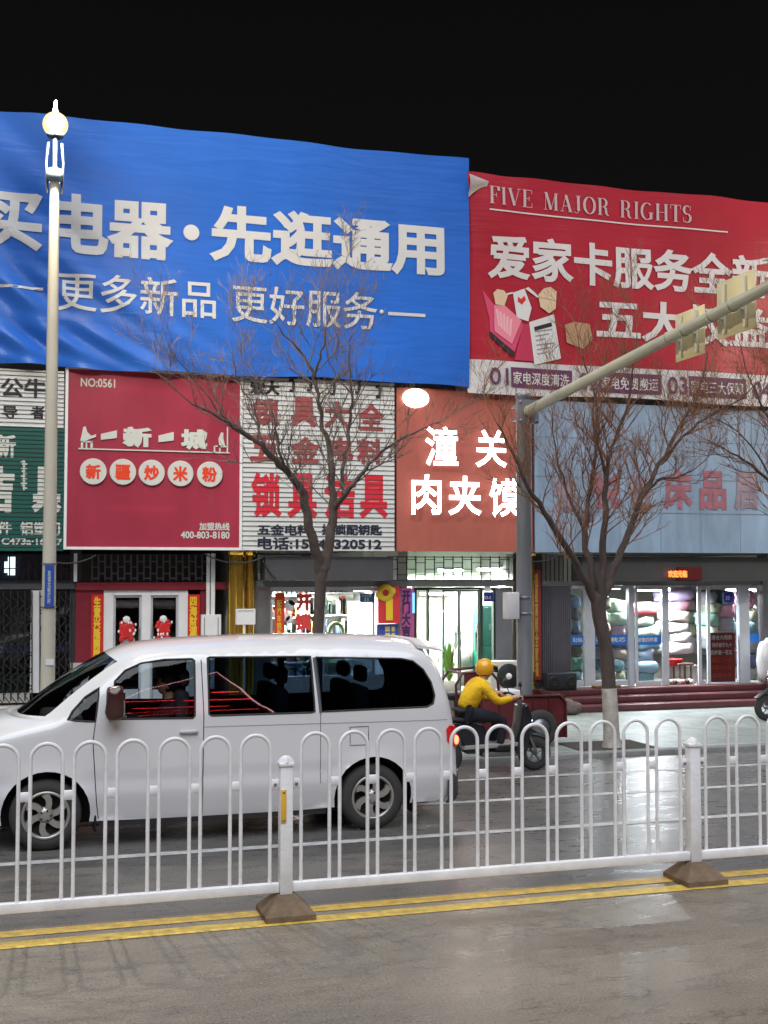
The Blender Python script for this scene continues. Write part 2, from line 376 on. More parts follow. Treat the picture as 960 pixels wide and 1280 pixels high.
YR = 20.24
rx0 = at(584, 300, YR).x; rx1 = at(1120, 300, YR).x; rz1 = at(700, 227, YR).z; rz0 = at(700, 495, YR).z
rbn = thing('banner', 'big red cloth banner with white lettering, gift picture and pale lower strip', 'banner', ((rx0+rx1)/2, YR, rz0))
zw = at(700, 455, YR).z
ztr = lambda x: rz1+.010*math.sin(2.1*x)+.006*math.sin(5*x)
sheet(rx0, rx1, ztr, lambda x: zw, 90, 50, YR, disp_red).build('cloth', fold('red_cloth', (170,35,54), .12), rbn)
sheet(rx0, rx1, lambda x: zw-.002, lambda x: rz0+.03*math.sin(1.3*x), 90, 12, YR, disp_red).build('pale_strip', fold('pale_cloth', (206,202,204), .14), rbn)
M_bt2 = mat('banner_white_red', (214,208,210), .5, var=.06)
text('爱家卡服务全新升级', 610, 291, 1052, 348, YR-.014, M_bt2, rbn, bold=.03, disp=disp_red)
text('五大权益 提升', 746, 371, 1078, 424, YR-.014, M_bt2, rbn, bold=.03, disp=disp_red)
M_plum = mat('plum_ink', (96,44,84), .6)
for s, u0, u1, du in (('01',611,635,0), ('02',725,749,0), ('03',834,858,0), ('04',941,964,0)):
    dv = (u0-611)*.052
    text(s, u0, 459+dv, u1, 481+dv, YR-.02, M_plum, rbn, bold=.01, disp=disp_red)
for s, u0, u1 in (('家电深度清洗',641,713), ('家电免费搬运',752,823), ('家电三大保障',862,929), ('以旧换新补贴',969,1034)):
    dv = (u0-641)*.052; x0, z0, x1, z1 = rect(u0-3, 459+dv, u1+3, 484+dv, YR); mb = MB(); n = 8
    for i in range(n):
        a, b = x0+(x1-x0)*i/n, x0+(x1-x0)*(i+1)/n; y = lambda q, z: YR-.014+disp_red(q, z)
        mb.quad((a,y(a,z0),z0),(b,y(b,z0),z0),(b,y(b,z1),z1),(a,y(a,z1),z1))
    mb.build('plum_block', M_plum, rbn)
    text(s, u0, 464+dv, u1, 480+dv, YR-.022, M_bt2, rbn, bold=.012, disp=disp_red)
# high-contrast roman capitals: stems are thick, hairlines thin
def roman(s, u0, v0, u1, v1, Y, m, parent, disp):
    T, t = .17, .035
    def arc(cx, cy, rx, ry, a0, a1, n=12): return [(cx+rx*math.cos(math.radians(a0+(a1-a0)*i/n)), cy+ry*math.sin(math.radians(a0+(a1-a0)*i/n))) for i in range(n+1)]
    def st(x, y0=0, y1=1): return [('T', [(x,y0),(x,y1)])]+[('t', [(x-.15,y),(x+.15,y)]) for y in (y0+.015, y1-.015)]
    G = {'F': (.66, st(.17)+[('t',[(.1,.985),(.62,.985)]),('a',[(.61,1),(.62,.76)]),('t',[(.1,.5),(.45,.5)]),('t',[(.45,.38),(.45,.62)])]),
         'I': (.36, st(.18)), 'V': (.82, [('T',[(.12,1),(.42,.02)]),('t',[(.72,1),(.42,.02)]),('t',[(0,.985),(.28,.985)]),('t',[(.6,.985),(.84,.985)])]),
         'E': (.7, st(.17)+[('t',[(.1,.985),(.62,.985)]),('t',[(.1,.015),(.64,.015)]),('t',[(.1,.5),(.45,.5)]),('t',[(.62,1),(.62,.78)]),('t',[(.64,0),(.64,.25)]),('t',[(.45,.38),(.45,.62)])]),
         'M': (1.0, [('t',[(.15,0),(.15,1)]),('T',[(.18,1),(.5,.02)]),('t',[(.82,1),(.5,.02)]),('T',[(.84,0),(.84,1)]),('t',[(.03,.015),(.27,.015)]),('t',[(.7,.015),(.98,.015)]),('t',[(.03,.985),(.2,.985)]),('t',[(.8,.985),(.98,.985)])]),
         'A': (.84, [('t',[(.14,0),(.42,1)]),('T',[(.42,.97),(.7,0)]),('t',[(.24,.33),(.58,.33)]),('t',[(.02,.015),(.26,.015)]),('t',[(.56,.015),(.84,.015)])]),
         'J': (.5, [('T',[(.3,1),(.3,.12)]),('t',[(.14,.985),(.46,.985)]),('t',arc(.16,.12,.14,.14,0,-160))]),
         'O': (.86, [('o',arc(.43,.5,.34,.49,0,360,28))]),
         'R': (.84, st(.17)+[('o',arc(.36,.745,.24,.24,90,-90)),('t',[(.17,.985),(.36,.985)]),('t',[(.17,.505),(.36,.505)]),('a',[(.4,.5),(.56,.42),(.6,.12),(.68,.02),(.78,.03)])]),
         'G': (.88, [('o',arc(.44,.5,.35,.49,50,300,22)),('T',[(.7,.04),(.7,.42)]),('t',[(.55,.42),(.84,.42)])]),
         'H': (.9, st(.17)+st(.72)+[('t',[(.17,.5),(.72,.5)])]), 'T': (.74, st(.36)+[('t',[(.03,.985),(.69,.985)]),('t',[(.03,1),(.03,.76)]),('t',[(.69,1),(.69,.76)])]),
         'S': (.6, [('o',arc(.28,.74,.2,.25,50,270,14)+arc(.28,.26,.24,.25,90,-130,14)),('t',[(.5,.99),(.5,.72)]),('t',[(.04,.01),(.04,.3)])]), ' ': (.5, [])}
    W = sum(G[c][0]+.1 for c in s); x0, z0, x1, z1 = rect(u0, v0, u1, v1, Y); sx = (x1-x0)/W; sz = z1-z0; mb = MB(); cx = 0; lay = 0
    asp = sz/sx
    for c in s:
        wd, strokes = G[c]
        if c == ' ': fix_normals(mb.build('lettering', m, parent)); mb = MB()
        for k, pts in strokes:
            lay = (lay+1) % 9; L = []; R_ = []
            P = [Vector((p[0]*sx, p[1]*sz)) for p in pts]
            for i, p in enumerate(P):
                d = (P[min(i+1,len(P)-1)]-P[max(i-1,0)]).normalized(); nrm = Vector((-d.y, d.x))
                wdt = {'T': T, 't': t}.get(k) or t+(T-t)*abs(d.y)**1.5
                h = wdt*sx*.5; L.append(p+nrm*h); R_.append(p-nrm*h)
            vs = []
            for a, b in zip(L, R_):
                for q in (a, b):
                    x = x0+cx*sx+q.x; z = z0+q.y; vs.append((x, Y-lay*.0006+disp(x, z), z))
            mb.add(vs, [(2*i, 2*i+1, 2*i+3, 2*i+2) for i in range(len(P)-1)])
        cx += wd+.1
    return fix_normals(mb.build('lettering', m, parent))
roman('FIVE MAJOR RIGHTS', 610, 233, 865, 255, YR-.016, mat('banner_grey_white', (196,170,174), .5), rbn, disp_red)
x0, z0, x1, z1 = rect(610, 262, 908, 263.8, YR)
mb = MB()
for i in range(16):
    a, b = x0+(x1-x0)*i/16, x0+(x1-x0)*(i+1)/16; mb.quad((a,YR-.016+disp_red(a,z0),z0),(b,YR-.016+disp_red(b,z0),z0),(b,YR-.016+disp_red(b,z1),z1),(a,YR-.016+disp_red(a,z1),z1))
mb.build('rule_line', M_bt2, rbn)
# printed gift picture on the red cloth: flat shapes
def printed(pts, m, off, name='printed_picture'):
    ps = [at(u, v, YR) for u, v in pts]; mb = MB()
    pass
    bm = bmesh.new(); f = bm.faces.new([bm.verts.new((p.x, 0, p.z)) for p in ps]); bm.normal_update()
    if f.normal.y > 0: f.normal_flip()
    bmesh.ops.triangulate(bm, faces=bm.faces[:])
    for _ in range(5):
        es = [e for e in bm.edges if e.calc_length() > .14]
        if es: bmesh.ops.subdivide_edges(bm, edges=es, cuts=1); bmesh.ops.triangulate(bm, faces=bm.faces[:])
    for q in bm.verts: q.co.y = YR-.008-(off-.05)*.5+disp_red(q.co.x, q.co.z)
    mb.bm(bm); return mb.build(name, m, rbn)
M_pk = mat('print_pink', (206,70,110), .5); M_pk2 = mat('print_light_pink', (226,130,150), .5); M_cream = mat('print_cream', (216,190,160), .5); M_card = mat('print_card', (214,214,216), .5); M_blk = mat('print_black', (40,34,40), .5)
printed([(603,362),(612,398),(612,416),(641,446),(655,406),(632,382),(618,380)], M_pk, .052)
printed([(618,381),(632,382),(652,401),(640,430),(618,414)], M_pk2, .075)
printed([(612,414),(643,440),(641,447),(611,420)], M_blk, .079)
printed([(654,406),(662,404),(667,452),(643,450)], mat('print_rose', (186,50,84), .5), .07)
printed([(661,403),(692,393),(702,448),(668,456)], M_card, .075)
printed([(667,409),(689,403),(690,408),(668,414)], M_blk, .079)
printed([(641,366),(655,361),(664,385),(660,402),(646,397)], M_card, .074)
printed([(647,371),(651,374),(655,370),(657,375),(652,381),(647,377)], mat('print_heart', (205,40,50), .5), .079)
printed([(617,366),(622,361),(630,363),(635,369),(631,382),(620,380)], M_cream, .076)
printed([(672,369),(679,361),(687,359),(695,365),(694,386),(686,392),(675,384)], M_cream, .076)
printed([(706,406),(718,402),(737,405),(741,424),(730,436),(709,428)], mat('print_tan', (176,140,110), .5), .074)
for a in ([(632,367),(641,365),(641,367),(633,369)], [(656,361),(660,359),(674,371),(672,373)]): printed(a, M_card, .07)
for k in range(6):
    v = 414+k*5.6; printed([(668+k*.7,v),(690+k*.9-(k%3)*5,v-6*.5),(690.4+k*.9-(k%3)*5,v-1.2),(668.4+k*.7,v+1.8)], mat('print_grey', (150,146,152), .5), .079)
for k in range(5): printed([(620+k*4.4,386+k*3.2),(623+k*4.4,385.5+k*3.2),(626+k*3.2,408+k*3.0),(623.4+k*3.2,408+k*3.0)], mat('print_pale_pink', (232,170,184), .5), .079)
# curled corner of the red cloth; pale colour carries the fold highlight
mb = MB(); c0 = at(584, 216, YR-.06); vs = []
for j in range(7):
    t = j/6; lo = c0+Vector((0, 0, -.42+.02*j)); 
    for i in range(9):
        s_ = i/8; vs.append((c0.x+.02+.40*s_*(1-.1*t), YR-.07-.10*math.sin(PI*min(1, .15+t))*(1-s_), c0.z-.03-.42*t*(1-s_)**1.3-.09*s_-.1*s_*t))
mb.add(vs, [(j*9+i, j*9+i+1, (j+1)*9+i+1, (j+1)*9+i) for j in range(6) for i in range(8)], True)
mb.build('curled_corner', mat('flap_highlight', (190,178,180), .5, var=.2), rbn)

# ------------------------------------------------------------------ signboards
def seams(t, x0, x1, z0, z1, pitch):          # dark strips painting the groove shade between slats, proud of the painted letters
    mb = MB(); z = z0+pitch
    while z < z1-.01: mb.box(x0+.002, x1-.002, YS-.012, YS-.008, z-.005, z+.004); z += pitch
    mb.build('slat_shade_strip', mat('slat_shade_dark', (66,70,76), .7), t)
def signboard(label, u0, v0, u1, v1, m, depth=.12, frame=None, kind='flat', pitch=.1):
    x0, z0, x1, z1 = rect(u0, v0, u1, v1, YS)
    t = thing('signboard', label, 'sign', ((x0+x1)/2, YS, z0))
    if kind == 'flat': MB().box(x0, x1, YS, YS+depth, z0, z1).build('panel', m, t)
    else:
        mb = MB(); z = z0; 
        while z < z1-.01:
            zz = min(z+pitch, z1); g = .013
            mb.prism_x([(YS+.01,z),(YS,z+.006),(YS,zz-g),(YS+.022,zz-g+.004),(YS+.022,zz),(YS+depth,zz),(YS+depth,z)], x0, x1); z = zz
        fix_normals(mb.build('slatted_panel', m, t))
    if kind == 'slat': seams(t, x0, x1, z0, z1, pitch)
    if frame:
        wd = .035; mb = MB()
        for a in ((x0-.01,x0+wd,z0-.01,z1+.01),(x1-wd,x1+.01,z0-.01,z1+.01),(x0+wd+.001,x1-wd-.001,z0-.01,z0+wd),(x0+wd+.001,x1-wd-.001,z1-wd,z1+.01)):
            mb.box(a[0],a[1],YS-.03,YS+depth+.004,a[2],a[3])
        mb.build('frame', frame, t)
    return t
M_slat = mat('white_slats', (224,226,228), .45, var=.14, vscale=2)
M_green = mat('green_slats', (20,92,84), .45, var=.15, vscale=2)
sA = signboard('white and green slatted shop sign partly behind the lamp post at the far left', -110, 455, 80, 529, M_slat, kind='slat', pitch=.07)
x0, z0, x1, z1 = rect(-110, 529.5, 80, 688, YS)
mb = MB(); z = z0
while z < z1-.01:
    zz = min(z+.07, z1); mb.prism_x([(YS+.01,z),(YS,z+.006),(YS,zz-.013),(YS+.022,zz-.009),(YS+.022,zz),(YS+.12,zz),(YS+.12,z)], x0, x1); z = zz
fix_normals(mb.build('slatted_panel', M_green, sA)); seams(sA, x0, x1, z0, z1, .07)
M_ink = mat('sign_black', (22,24,30), .5); M_sw = mat('sign_white', (205,208,204), .5, var=.08)
text('工公牛', -28, 470, 58, 495, YS-.006, M_ink, sA, bold=.03)
text('导', 3, 507, 22, 523, YS-.006, M_ink, sA, bold=.03); text('者', 38, 507, 56, 523, YS-.006, M_ink, sA, bold=.03)
text('新', -6, 542, 20, 572, YS-.006, M_sw, sA, bold=.035)
text('洁', -34, 582, 18, 641, YS-.006, M_sw, sA, bold=.04); text('具', 40, 583, 77, 641, YS-.006, M_sw, sA, bold=.05)
mb = MB()
for i in range(12):      # the little upright script strokes between the characters
    c = at(30, 577+i*3.0, YS-.008); mb.box(c.x-.05+.015*(i%3), c.x+.02+.03*(i%2), YS-.008, YS-.004, c.z-.014, c.z+.012)
mb.tube([at(30,575,YS-.008), at(30,613,YS-.008)], .012, 5); mb.build('lettering', M_sw, sA)
text('件', -3, 652, 15, 668, YS-.006, M_sw, sA, bold=.03); text('铝塑门', 25, 652, 75, 669, YS-.006, M_sw, sA, bold=.03)
text('C473a·16067', 2, 672, 78, 681, YS-.006, M_sw, sA, bold=.03)

M_maroon = mat('sign_maroon', (162,48,72), .42, var=.2, vscale=1.3, coat=.2, stretch=(1,1,.4))
sB = signboard('maroon square shop sign with white frame and five white discs of orange characters', 83, 458, 302, 686, M_maroon, frame=M_white)
text('NO:0561', 101, 472, 144, 483, YS-.006, M_sw, sB, bold=.02)
ze = at(98,561,YS).z
mb = MB(); x0, z0, x1, z1 = rect(98, 560, 287, 561.6, YS); mb.box(x0, x1, YS-.02, YS, z0, z1)
for u0, v0, u1, v1 in ((126,541,146,550), (198,543,217,553)):
    x0, z0, x1, z1 = rect(u0, v0, u1, v1, YS); mb.prism([(x0,z0),(x1,z0+.04),(x1,z1+.05),(x0,z1-.02)], YS-.02, YS)
def pp(pts): mb.prism([(at(u,v,YS).x, at(u,v,YS).z) for u, v in pts], YS-.022, YS)
pp([(104,534),(107,533),(109,540),(114,545),(120,543),(120,546),(112,549),(108,551),(100,551),(102,544)])     # seated figure with a bowl
for a in ((101,552,104,560),(107,552,109,560),(113,552,116,560),(101,551,116,553)):
    x0, z0, x1, z1 = rect(*a, YS); mb.box(x0, x1, YS-.018, YS, z0, z1)
pp([(276,541),(279,541),(279,548),(281,557),(274,557),(273,549)])                                                   # figure beside a post
for a in ((283.5,534,285,566),(272,557,284,559),(267,558,269,566),(268,557,276,558.5),(274,560,275.5,566)):
    x0, z0, x1, z1 = rect(*a, YS); mb.box(x0, x1, YS-.016, YS, z0, z1)
mb.build('line_drawing', M_sw, sB)
text('新', 153, 533, 190, 559, YS-.008, M_sw, sB, bold=.055, emboss=.01); text('城', 226, 536, 260, 562, YS-.008, M_sw, sB, bold=.055, emboss=.01)
M_or = mat('sign_orange_red', (225,62,30), .5)
for ch, u, v in (('新',116.5,589.5),('疆',153.5,590),('炒',189.5,591),('米',225.5,592),('粉',262,593)):
    c = at(u, v, YS); MB().lathe([(0,-.04),(.212,-.04),(.217,-.03),(.217,0)], c, 'y', 36, False).build('disc', M_sw, sB)
    text(ch, u-9.5, v-9.5, u+9.5, v+9.5, YS-.044, M_or, sB, bold=.04)
text('加盟热线', 249, 653, 287, 663, YS-.006, M_sw, sB, bold=.03)
text('400-803-8180', 226, 664, 287, 673, YS-.006, M_sw, sB, bold=.025)

sC = signboard('white slatted locksmith sign with rows of red characters and a phone number', 304, 470, 493, 688, M_slat, kind='slat', pitch=.084)
M_r1 = mat('faded_red_brush', (166,70,74), .55, var=.2); M_r2 = mat('bright_red', (214,38,58), .5, var=.08); M_navy = mat('navy_ink', (28,36,58), .5)
text('宏大', 312, 475, 350, 493, YS-.006, M_ink, sC, bold=.06)
mb = MB()
for u, v in ((366,482),(388,481),(417,486),(448,484),(474,490)):       # worn upright script
    c = at(u, v, YS-.01)
    mb = MB(); mb.tube([c+Vector((0,0,.12)), c+Vector((.01,0,.02)), c+Vector((0,0,-.1))], [.02,.028,.02], 5)
    mb.box(c.x-.07, c.x+.02, YS-.014, YS-.006, c.z+.07, c.z+.11); mb.box(c.x-.06, c.x+.01, YS-.014, YS-.006, c.z-.11, c.z-.07)
    mb.build('lettering', M_ink, sC)
for ch, u0, v0, u1, v1 in (('锁',315,497,350,532),('具',362,496,397,533),('大',405,501,438,535),('全',447,503,481,538),('五',313,543,351,576),('金',363,545,400,579),('电',412,546,442,576),('料',446,548,479,580)):
    text(ch, u0, v0, u1, v1, YS-.006, M_r1, sC, bold=.04)
for ch, u0, v0, u1, v1 in (('锁',314,590,352,647),('具',359,592,397,648),('洁',405,592,445,648),('具',449,593,485,648)):
    text(ch, u0, v0, u1, v1, YS-.006, M_r2, sC, bold=.036)
text('五金电料', 322, 655, 388, 669, YS-.006, M_navy, sC, bold=.035); text('换锁配钥匙', 402, 655, 478, 669, YS-.006, M_navy, sC, bold=.035)
text('电话:15847320512', 322, 671, 477, 687, YS-.006, M_navy, sC, bold=.03)

M_orange = mat('sign_terracotta', (180,98,86), .5, var=.22, vscale=1.2, stretch=(1,1,.4))
sD = signboard('terracotta shop sign with glowing white channel characters and a lit oval', 496, 484, 665, 689, M_orange)
M_gl = glow('lit_letter', (255,255,252), 8.5)
def front_only(m, s):
    nt = m.node_tree; p = nt.nodes['Principled BSDF']; g = nt.nodes.new('ShaderNodeNewGeometry'); q = nt.nodes.new('ShaderNodeMath'); q.operation = 'MULTIPLY_ADD'
    nt.links.new(g.outputs['Backfacing'], q.inputs[0]); q.inputs[1].default_value = -s*.9; q.inputs[2].default_value = s; nt.links.new(q.outputs[0], p.inputs['Emission Strength'])
front_only(M_gl, 8.5)
for ch, u0, v0, u1, v1 in (('潼',530,533,571,582),('关',593,537,632,584),('肉',513,593,550,643),('夹',559,595,600,644),('馍',610,598,649,647)):
    text(ch, u0, v0, u1, v1, YS-.05, M_gl, sD, bold=.016, name='lit_letter', emboss=.05, thick=.03).data; bm = bmesh.new(); lm = [o for o in sD.children if o.name.startswith('lit_letter')][-1].data; bm.from_mesh(lm); bm.normal_update(); bmesh.ops.delete(bm, geom=[f for f in bm.faces if f.normal.y > -.25], context='FACES'); bm.to_mesh(lm); bm.free()
c = at(519, 498, YS)
MB().lathe([(0,-.09),(.19,-.085),(.215,-.05),(.215,.0)], (0,0,0), 'y', 32).build('lit_oval', glow('lit_oval', (255,252,235), 4), sD)
ov = [o for o in sD.children if o.name.startswith('lit_oval')][0]
for q in ov.data.vertices: q.co = Vector(((q.co.x+ORG[sD.name].x)*1.15, (q.co.y+ORG[sD.name].y), (q.co.z+ORG[sD.name].z)*.8))+c-ORG[sD.name]

M_pale = mat('weathered_pale_panel', (142,164,190), .55, var=.32, vscale=1.1, stretch=(1.6,1,.45))
sE = signboard('weathered pale blue grey signboard with ghosted red characters above the bedding shop', 668, 500, 1110, 690, M_pale)
mb = MB()
x0, z0, x1, z1 = rect(668, 500, 1110, 690, YS)
for i in range(1, 9): mb.box(x0+i*(x1-x0)/9-.006, x0+i*(x1-x0)/9+.006, YS-.004, YS, z0+.002, z1-.002)
for k in (.27, .5, .76): mb.box(x0+.002, x1-.002, YS-.0065, YS, z0+(z1-z0)*k-.006, z0+(z1-z0)*k+.006)
mb.build('panel_seam', mat('panel_seam', (128,140,152), .6), sE)
M_fade = mat('faded_red_letter', (164,104,118), .6, var=.4, vscale=5); M_fade2 = mat('very_faded_letter', (154,134,148), .6, var=.4, vscale=5)
for ch, u0, v0, u1, v1, m in (('芳',690,598,717,641,M_fade2),('悦',740,590,776,636,M_fade),('怡',785,594,816,636,M_fade2),('床',829,586,866,637,M_fade),('品',874,588,908,637,M_fade),('居',917,588,949,638,M_fade2),('坊',972,588,1010,640,M_fade2)):
    text(ch, u0, v0, u1, v1, YS-.009, m, sE, bold=.045)

# ================================================================== SHOP FRONTS
def bx(mb, u0, v0, u1, v1, y0=YW-.05, y1=YW+.05, r=None):
    x0, z0, x1, z1 = rect(u0, v0, u1, v1, YW)
    return mb.box(x0, x1, y0, y1, z0, z1) if r is None else mb.rbox(x0, x1, y0, y1, z0, z1, r)
def part(name, m, parent, *rs, y0=YW-.05, y1=YW+.05):
    if name not in ('door',):
        for r in rs: mb = MB(); bx(mb, *r, y0=y0, y1=y1); o = mb.build(name, m, parent)
        return o
    mb = MB()
    for r in rs: bx(mb, *r, y0=y0, y1=y1)
    return mb.build(name, m, parent)
def pane(parent, m, *rs, y=YW, name='glass_pane'):
    out = []
    for r in rs:
        x0, z0, x1, z1 = rect(*r, YW); out.append(MB().quad((x0,y,z0),(x1,y,z0),(x1,y,z1),(x0,y,z1)).build(name, m, parent))
    return out
def flat(name, label, cat, m, u0, v0, u1, v1, Y=YW-.06, th=.01, group=None):
    x0, z0, x1, z1 = rect(u0, v0, u1, v1, YW); t = thing(name, label, cat, ((x0+x1)/2, Y, z0), group)
    MB().box(x0, x1, Y, Y+th, z0, z1).build('sheet', m, t); return t
VF = 857
def front(label, u0, u1): return thing('shopfront', label, 'shopfront', ((X(u0)+X(u1))/2, YW, ZF))
def ceiling_lamp(label, u, v, Y, L=1.1, power=60, col=(1,.98,.94), strength=14, group='lamps inside the shops', down=True):
    c = at(u, v, Y); t = thing('ceiling_lamp', label, 'lamp', c, group)
    MB().box(c.x-L/2-.03, c.x+L/2+.03, Y-.05, Y+.05, c.z+.03, c.z+.07).build('lamp_housing', M_white, t)
    mb = MB(); mb.tube([c+Vector((-L/2,0,0)), c+Vector((L/2,0,0))], .028, 10); mb.build('lamp_tube', glow('tube_%d' % strength, (245,250,255), strength), t)
    ld = bpy.data.lights.new('lamp_light', 'AREA'); ld.shape = 'RECTANGLE'; ld.size = L; ld.size_y = .3; ld.energy = power; ld.color = col
    ld.energy = power*4.2; lo = bpy.data.objects.new('lamp_light', ld); COL.objects.link(lo); lo.parent = t; lo.location = (0, 0, -.05)
    return t
M_redw = mat('maroon_tile', (126,28,44), .45, var=.15)
M_red_p = mat('festive_red', (206,34,36), .5, var=.08); M_gold_t = mat('gold_ink', (232,196,50), .45)
M_tile = mat('pale_wall_tile', (196,192,188), .4, var=.1)
M_winblack = mat('dark_goods', (44,50,58), .7, var=.5, vscale=6)

# ---- far-left shop behind a folding grille
f1 = front('dark shop window behind a black folding grille at the far left', -110, 92)
part('frame', M_white, f1, (-110,735,-98,878), (39,738,52,878), (-30,738,-24,878), y1=YW+.06)
part('beam', mat('grey_beam', (92,92,100), .6, var=.2), f1, (-110,728,94,737))
part('threshold', M_tile, f1, (-110,870,94,882))
pane(f1, M_dim, (-97,738,-30.5,870), (-23.5,738,38.5,870), (52.5,738,92,870), y=YW+.03)
part('transom_backing', mat('dark_blue_panel', (34,44,66), .3, var=.4, vscale=4), f1, (-110,692,93,727), y0=YW+.12, y1=YW+.14)
part('decal_strip', mat('decal_blue', (44,70,150), .5, var=.3), f1, (-97,808,-31,816), (-23,808,38,816), (54,808,91,816), y0=YW+.034, y1=YW+.038)
mb = MB()
for i in range(26):
    u = -108+i*8; a = at(u, 692, YW-.08); b = at(u, 727, YW-.08); mb.tube([a, b], .011, 5, smooth=False)
for v in (694, 710, 726): bx(mb, -109, v, 93, v+1.3, YW-.095, YW-.075)
mb.build('transom_grille', M_dark, f1)
mb = MB()
for u0, u1 in ((-100,-30),(-22,40),(50,90)):
    n = int((u1-u0)/8); 
    for i in range(n+1):
        u = u0+(u1-u0)*i/n; mb.tube([at(u,739,YW-.10), at(u,876,YW-.10)], .012, 5, smooth=False)
    for k in range(n):                                            # pantograph lattice
        a, b = u0+(u1-u0)*k/n, u0+(u1-u0)*(k+1)/n
        for v in range(744, 872, 21):
            mb.tube([at(a,v,YW-.125), at(b,v+10,YW-.125)], .008, 4, smooth=False); mb.tube([at(b,v+10.5,YW-.125), at(a,v+20.5,YW-.125)], .008, 4, smooth=False)
mb.build('folding_grille', M_dark, f1)
s = flat('light_box', 'small lit white cross shaped panel seen behind the far left transom', 'lit panel', glow('cold_panel', (215,240,250), 1.6), 10, 696, 19, 719, Y=YW+.02)
part('cross_bar', glow('cold_panel', (215,240,250), 1.6), s, (5.5,702,9.8,716), y0=YW+.02, y1=YW+.03)
for i, (u0, v0, u1, v1, nm) in enumerate(((-15,845,30,868,'green'),(-18,770,-4,838,'grey'),(12,765,38,845,'olive'))):
    m = mat('goods_'+nm, {'green':(44,92,70),'grey':(110,112,116),'olive':(92,98,86)}[nm], .7, var=.5, vscale=8)
    x0, z0, x1, z1 = rect(u0, v0, u1, v1, YW); t = thing('goods_stack', {'green':'low heap of dark green goods behind the far left grille','grey':'tall grey bundle at the edge of the far left window','olive':'olive rounded bundle behind the far left glass'}[nm], 'goods', ((x0+x1)/2, YW+.5, ZF))
    k = 3; 
    for j in range(k): MB().cushion(x0, x1, YW+.3, YW+.8, ZF+(z1-ZF)*j/k, ZF+(z1-ZF)*(j+1)/k).build('bundle', m, t)

# ---- noodle shop
f2 = front('maroon shop front with white double doors below the maroon square sign', 94, 282)
part('wall_panel', M_redw, f2, (94.5,738,129,828), (250,738,256,857), y1=YW+.1)
part('tiled_base', M_tile, f2, (88,828.5,129,880), (234,800,256,880))
part('beam', M_redw, f2, (94.5,728,281,737.6), y0=YW-.09, y1=YW+.06)
part('post', M_white, f2, (257,692,260.5,860), (262.5,692,267,860), (92,692,96,727), y0=YW-.13, y1=YW-.092)
part('frame', M_white, f2, (129.3,738,141,878), (177,738,187.5,878), (223,738,234,878), (141.2,738,176.8,744), (187.7,738,222.8,744), y1=YW+.06)
for u0, u1, uh in ((141.5,176.5,173.5), (188,222.5,191)):
    d = part('door', M_alu, f2, (u0,744.4,u0+2.4,876), (u1-2.4,744.4,u1,876), (u0+2.6,744.4,u1-2.6,747), (u0+2.6,862,u1-2.6,876), y0=YW-.02, y1=YW+.03)
    x0, z0, x1, z1 = rect(u0+2.6, 747, u1-2.6, 862, YW); MB().quad((x0,YW,z0),(x1,YW,z0),(x1,YW,z1),(x0,YW,z1)).build('glass_pane', M_dim, d)
    MB().tube([at(uh,783,YW-.05), at(uh,800,YW-.05)], .016, 6).build('handle', M_chrome, d)
part('transom_backing', M_black, f2, (97,692,256,727), y0=YW+.1, y1=YW+.12)
mb = MB()
for i in range(19):
    u = 115+i*8.1; mb.tube([at(u,693,YW-.04), at(u,727,YW-.04)], .016, 5, smooth=False)
    for v in ((701, 716) if i % 2 else (708, 722)):
        if i < 18: bx(mb, u, v, u+8.1, v+1.6, YW-.055, YW-.03)
mb.build('transom_grille', mat('grille_grey', (92,90,94), .5, .3, var=.2), f2)
for u0, v0, u1, v1, s_, lab in ((114,743,129,828,'生意兴隆開門','red New Year couplet with yellow characters left of the noodle shop doors'), (234.3,743,249,799,'四海财源','shorter red New Year couplet with yellow characters right of the noodle shop doors')):
    t = flat('couplet', lab, 'couplet', M_red_p, u0, v0, u1, v1, Y=YW-.07)
    text(s_, u0+2.4, v0+3, u1-2.4, v1-3, YW-.072, M_gold_t, t, bold=.05, vertical=True)
for k, (u, v) in enumerate(((158,784),(204,783))):
    c = at(u, v, YW-.09); t = thing('door_ornament', ('red and white festive paper figure on the left noodle shop door','red and white festive paper figure on the right noodle shop door')[k], 'decoration', c, 'festive door ornaments')
    rr = random.Random(k); mb = MB(); 
    for i in range(15):
        a = 2*PI*i/15; k_ = rr.uniform(.7,1.1); mb.ball((c.x+.105*k_*math.cos(a), c.y, c.z-.03+.15*k_*math.sin(a)), .045, .014, .05, 1)
    mb.ball((c.x,c.y,c.z-.05), .10, .016, .14, 2); mb.ball((c.x-.08,c.y,c.z-.2), .05, .014, .07, 1); mb.ball((c.x+.08,c.y,c.z-.2), .05, .014, .07, 1); mb.build('paper_body', M_red_p, t)
    mb = MB(); mb.ball((c.x,c.y-.008,c.z+.13), .065, .014, .06, 2)
    for i in range(9): mb.ball((c.x+rr.uniform(-.16,.16), c.y-.014, c.z+rr.uniform(-.2,.1)), .02, .006, .03, 1)
    mb.build('white_pattern', M_white, t)
flat('paper_notice', 'white paper notice taped low on the noodle shop door', 'notice', mat('paper', (205,208,212), .7, var=.1), 150, 798, 168, 812, Y=YW-.05)
b = flat('meter_box', 'flat white meter cabinet right of the noodle shop doors', 'meter box', M_white, 250, 768, 274, 802, Y=YW-.2, th=.13)
part('door_seam', M_steel, b, (253,771,253.8,800), (270,771,270.8,800), y0=YW-.204, y1=YW-.2)
b = flat('junction_box', 'white junction box fixed on the tall gold column', 'junction box', M_white, 288, 760, 311, 779, Y=YW-.62, th=.12)
part('lid_seam', M_steel, b, (290,762,309,762.6), y0=YW-.624, y1=YW-.62)
part('conduit', M_white, b, (297,779.2,299,858), y0=YW-.6, y1=YW-.58)

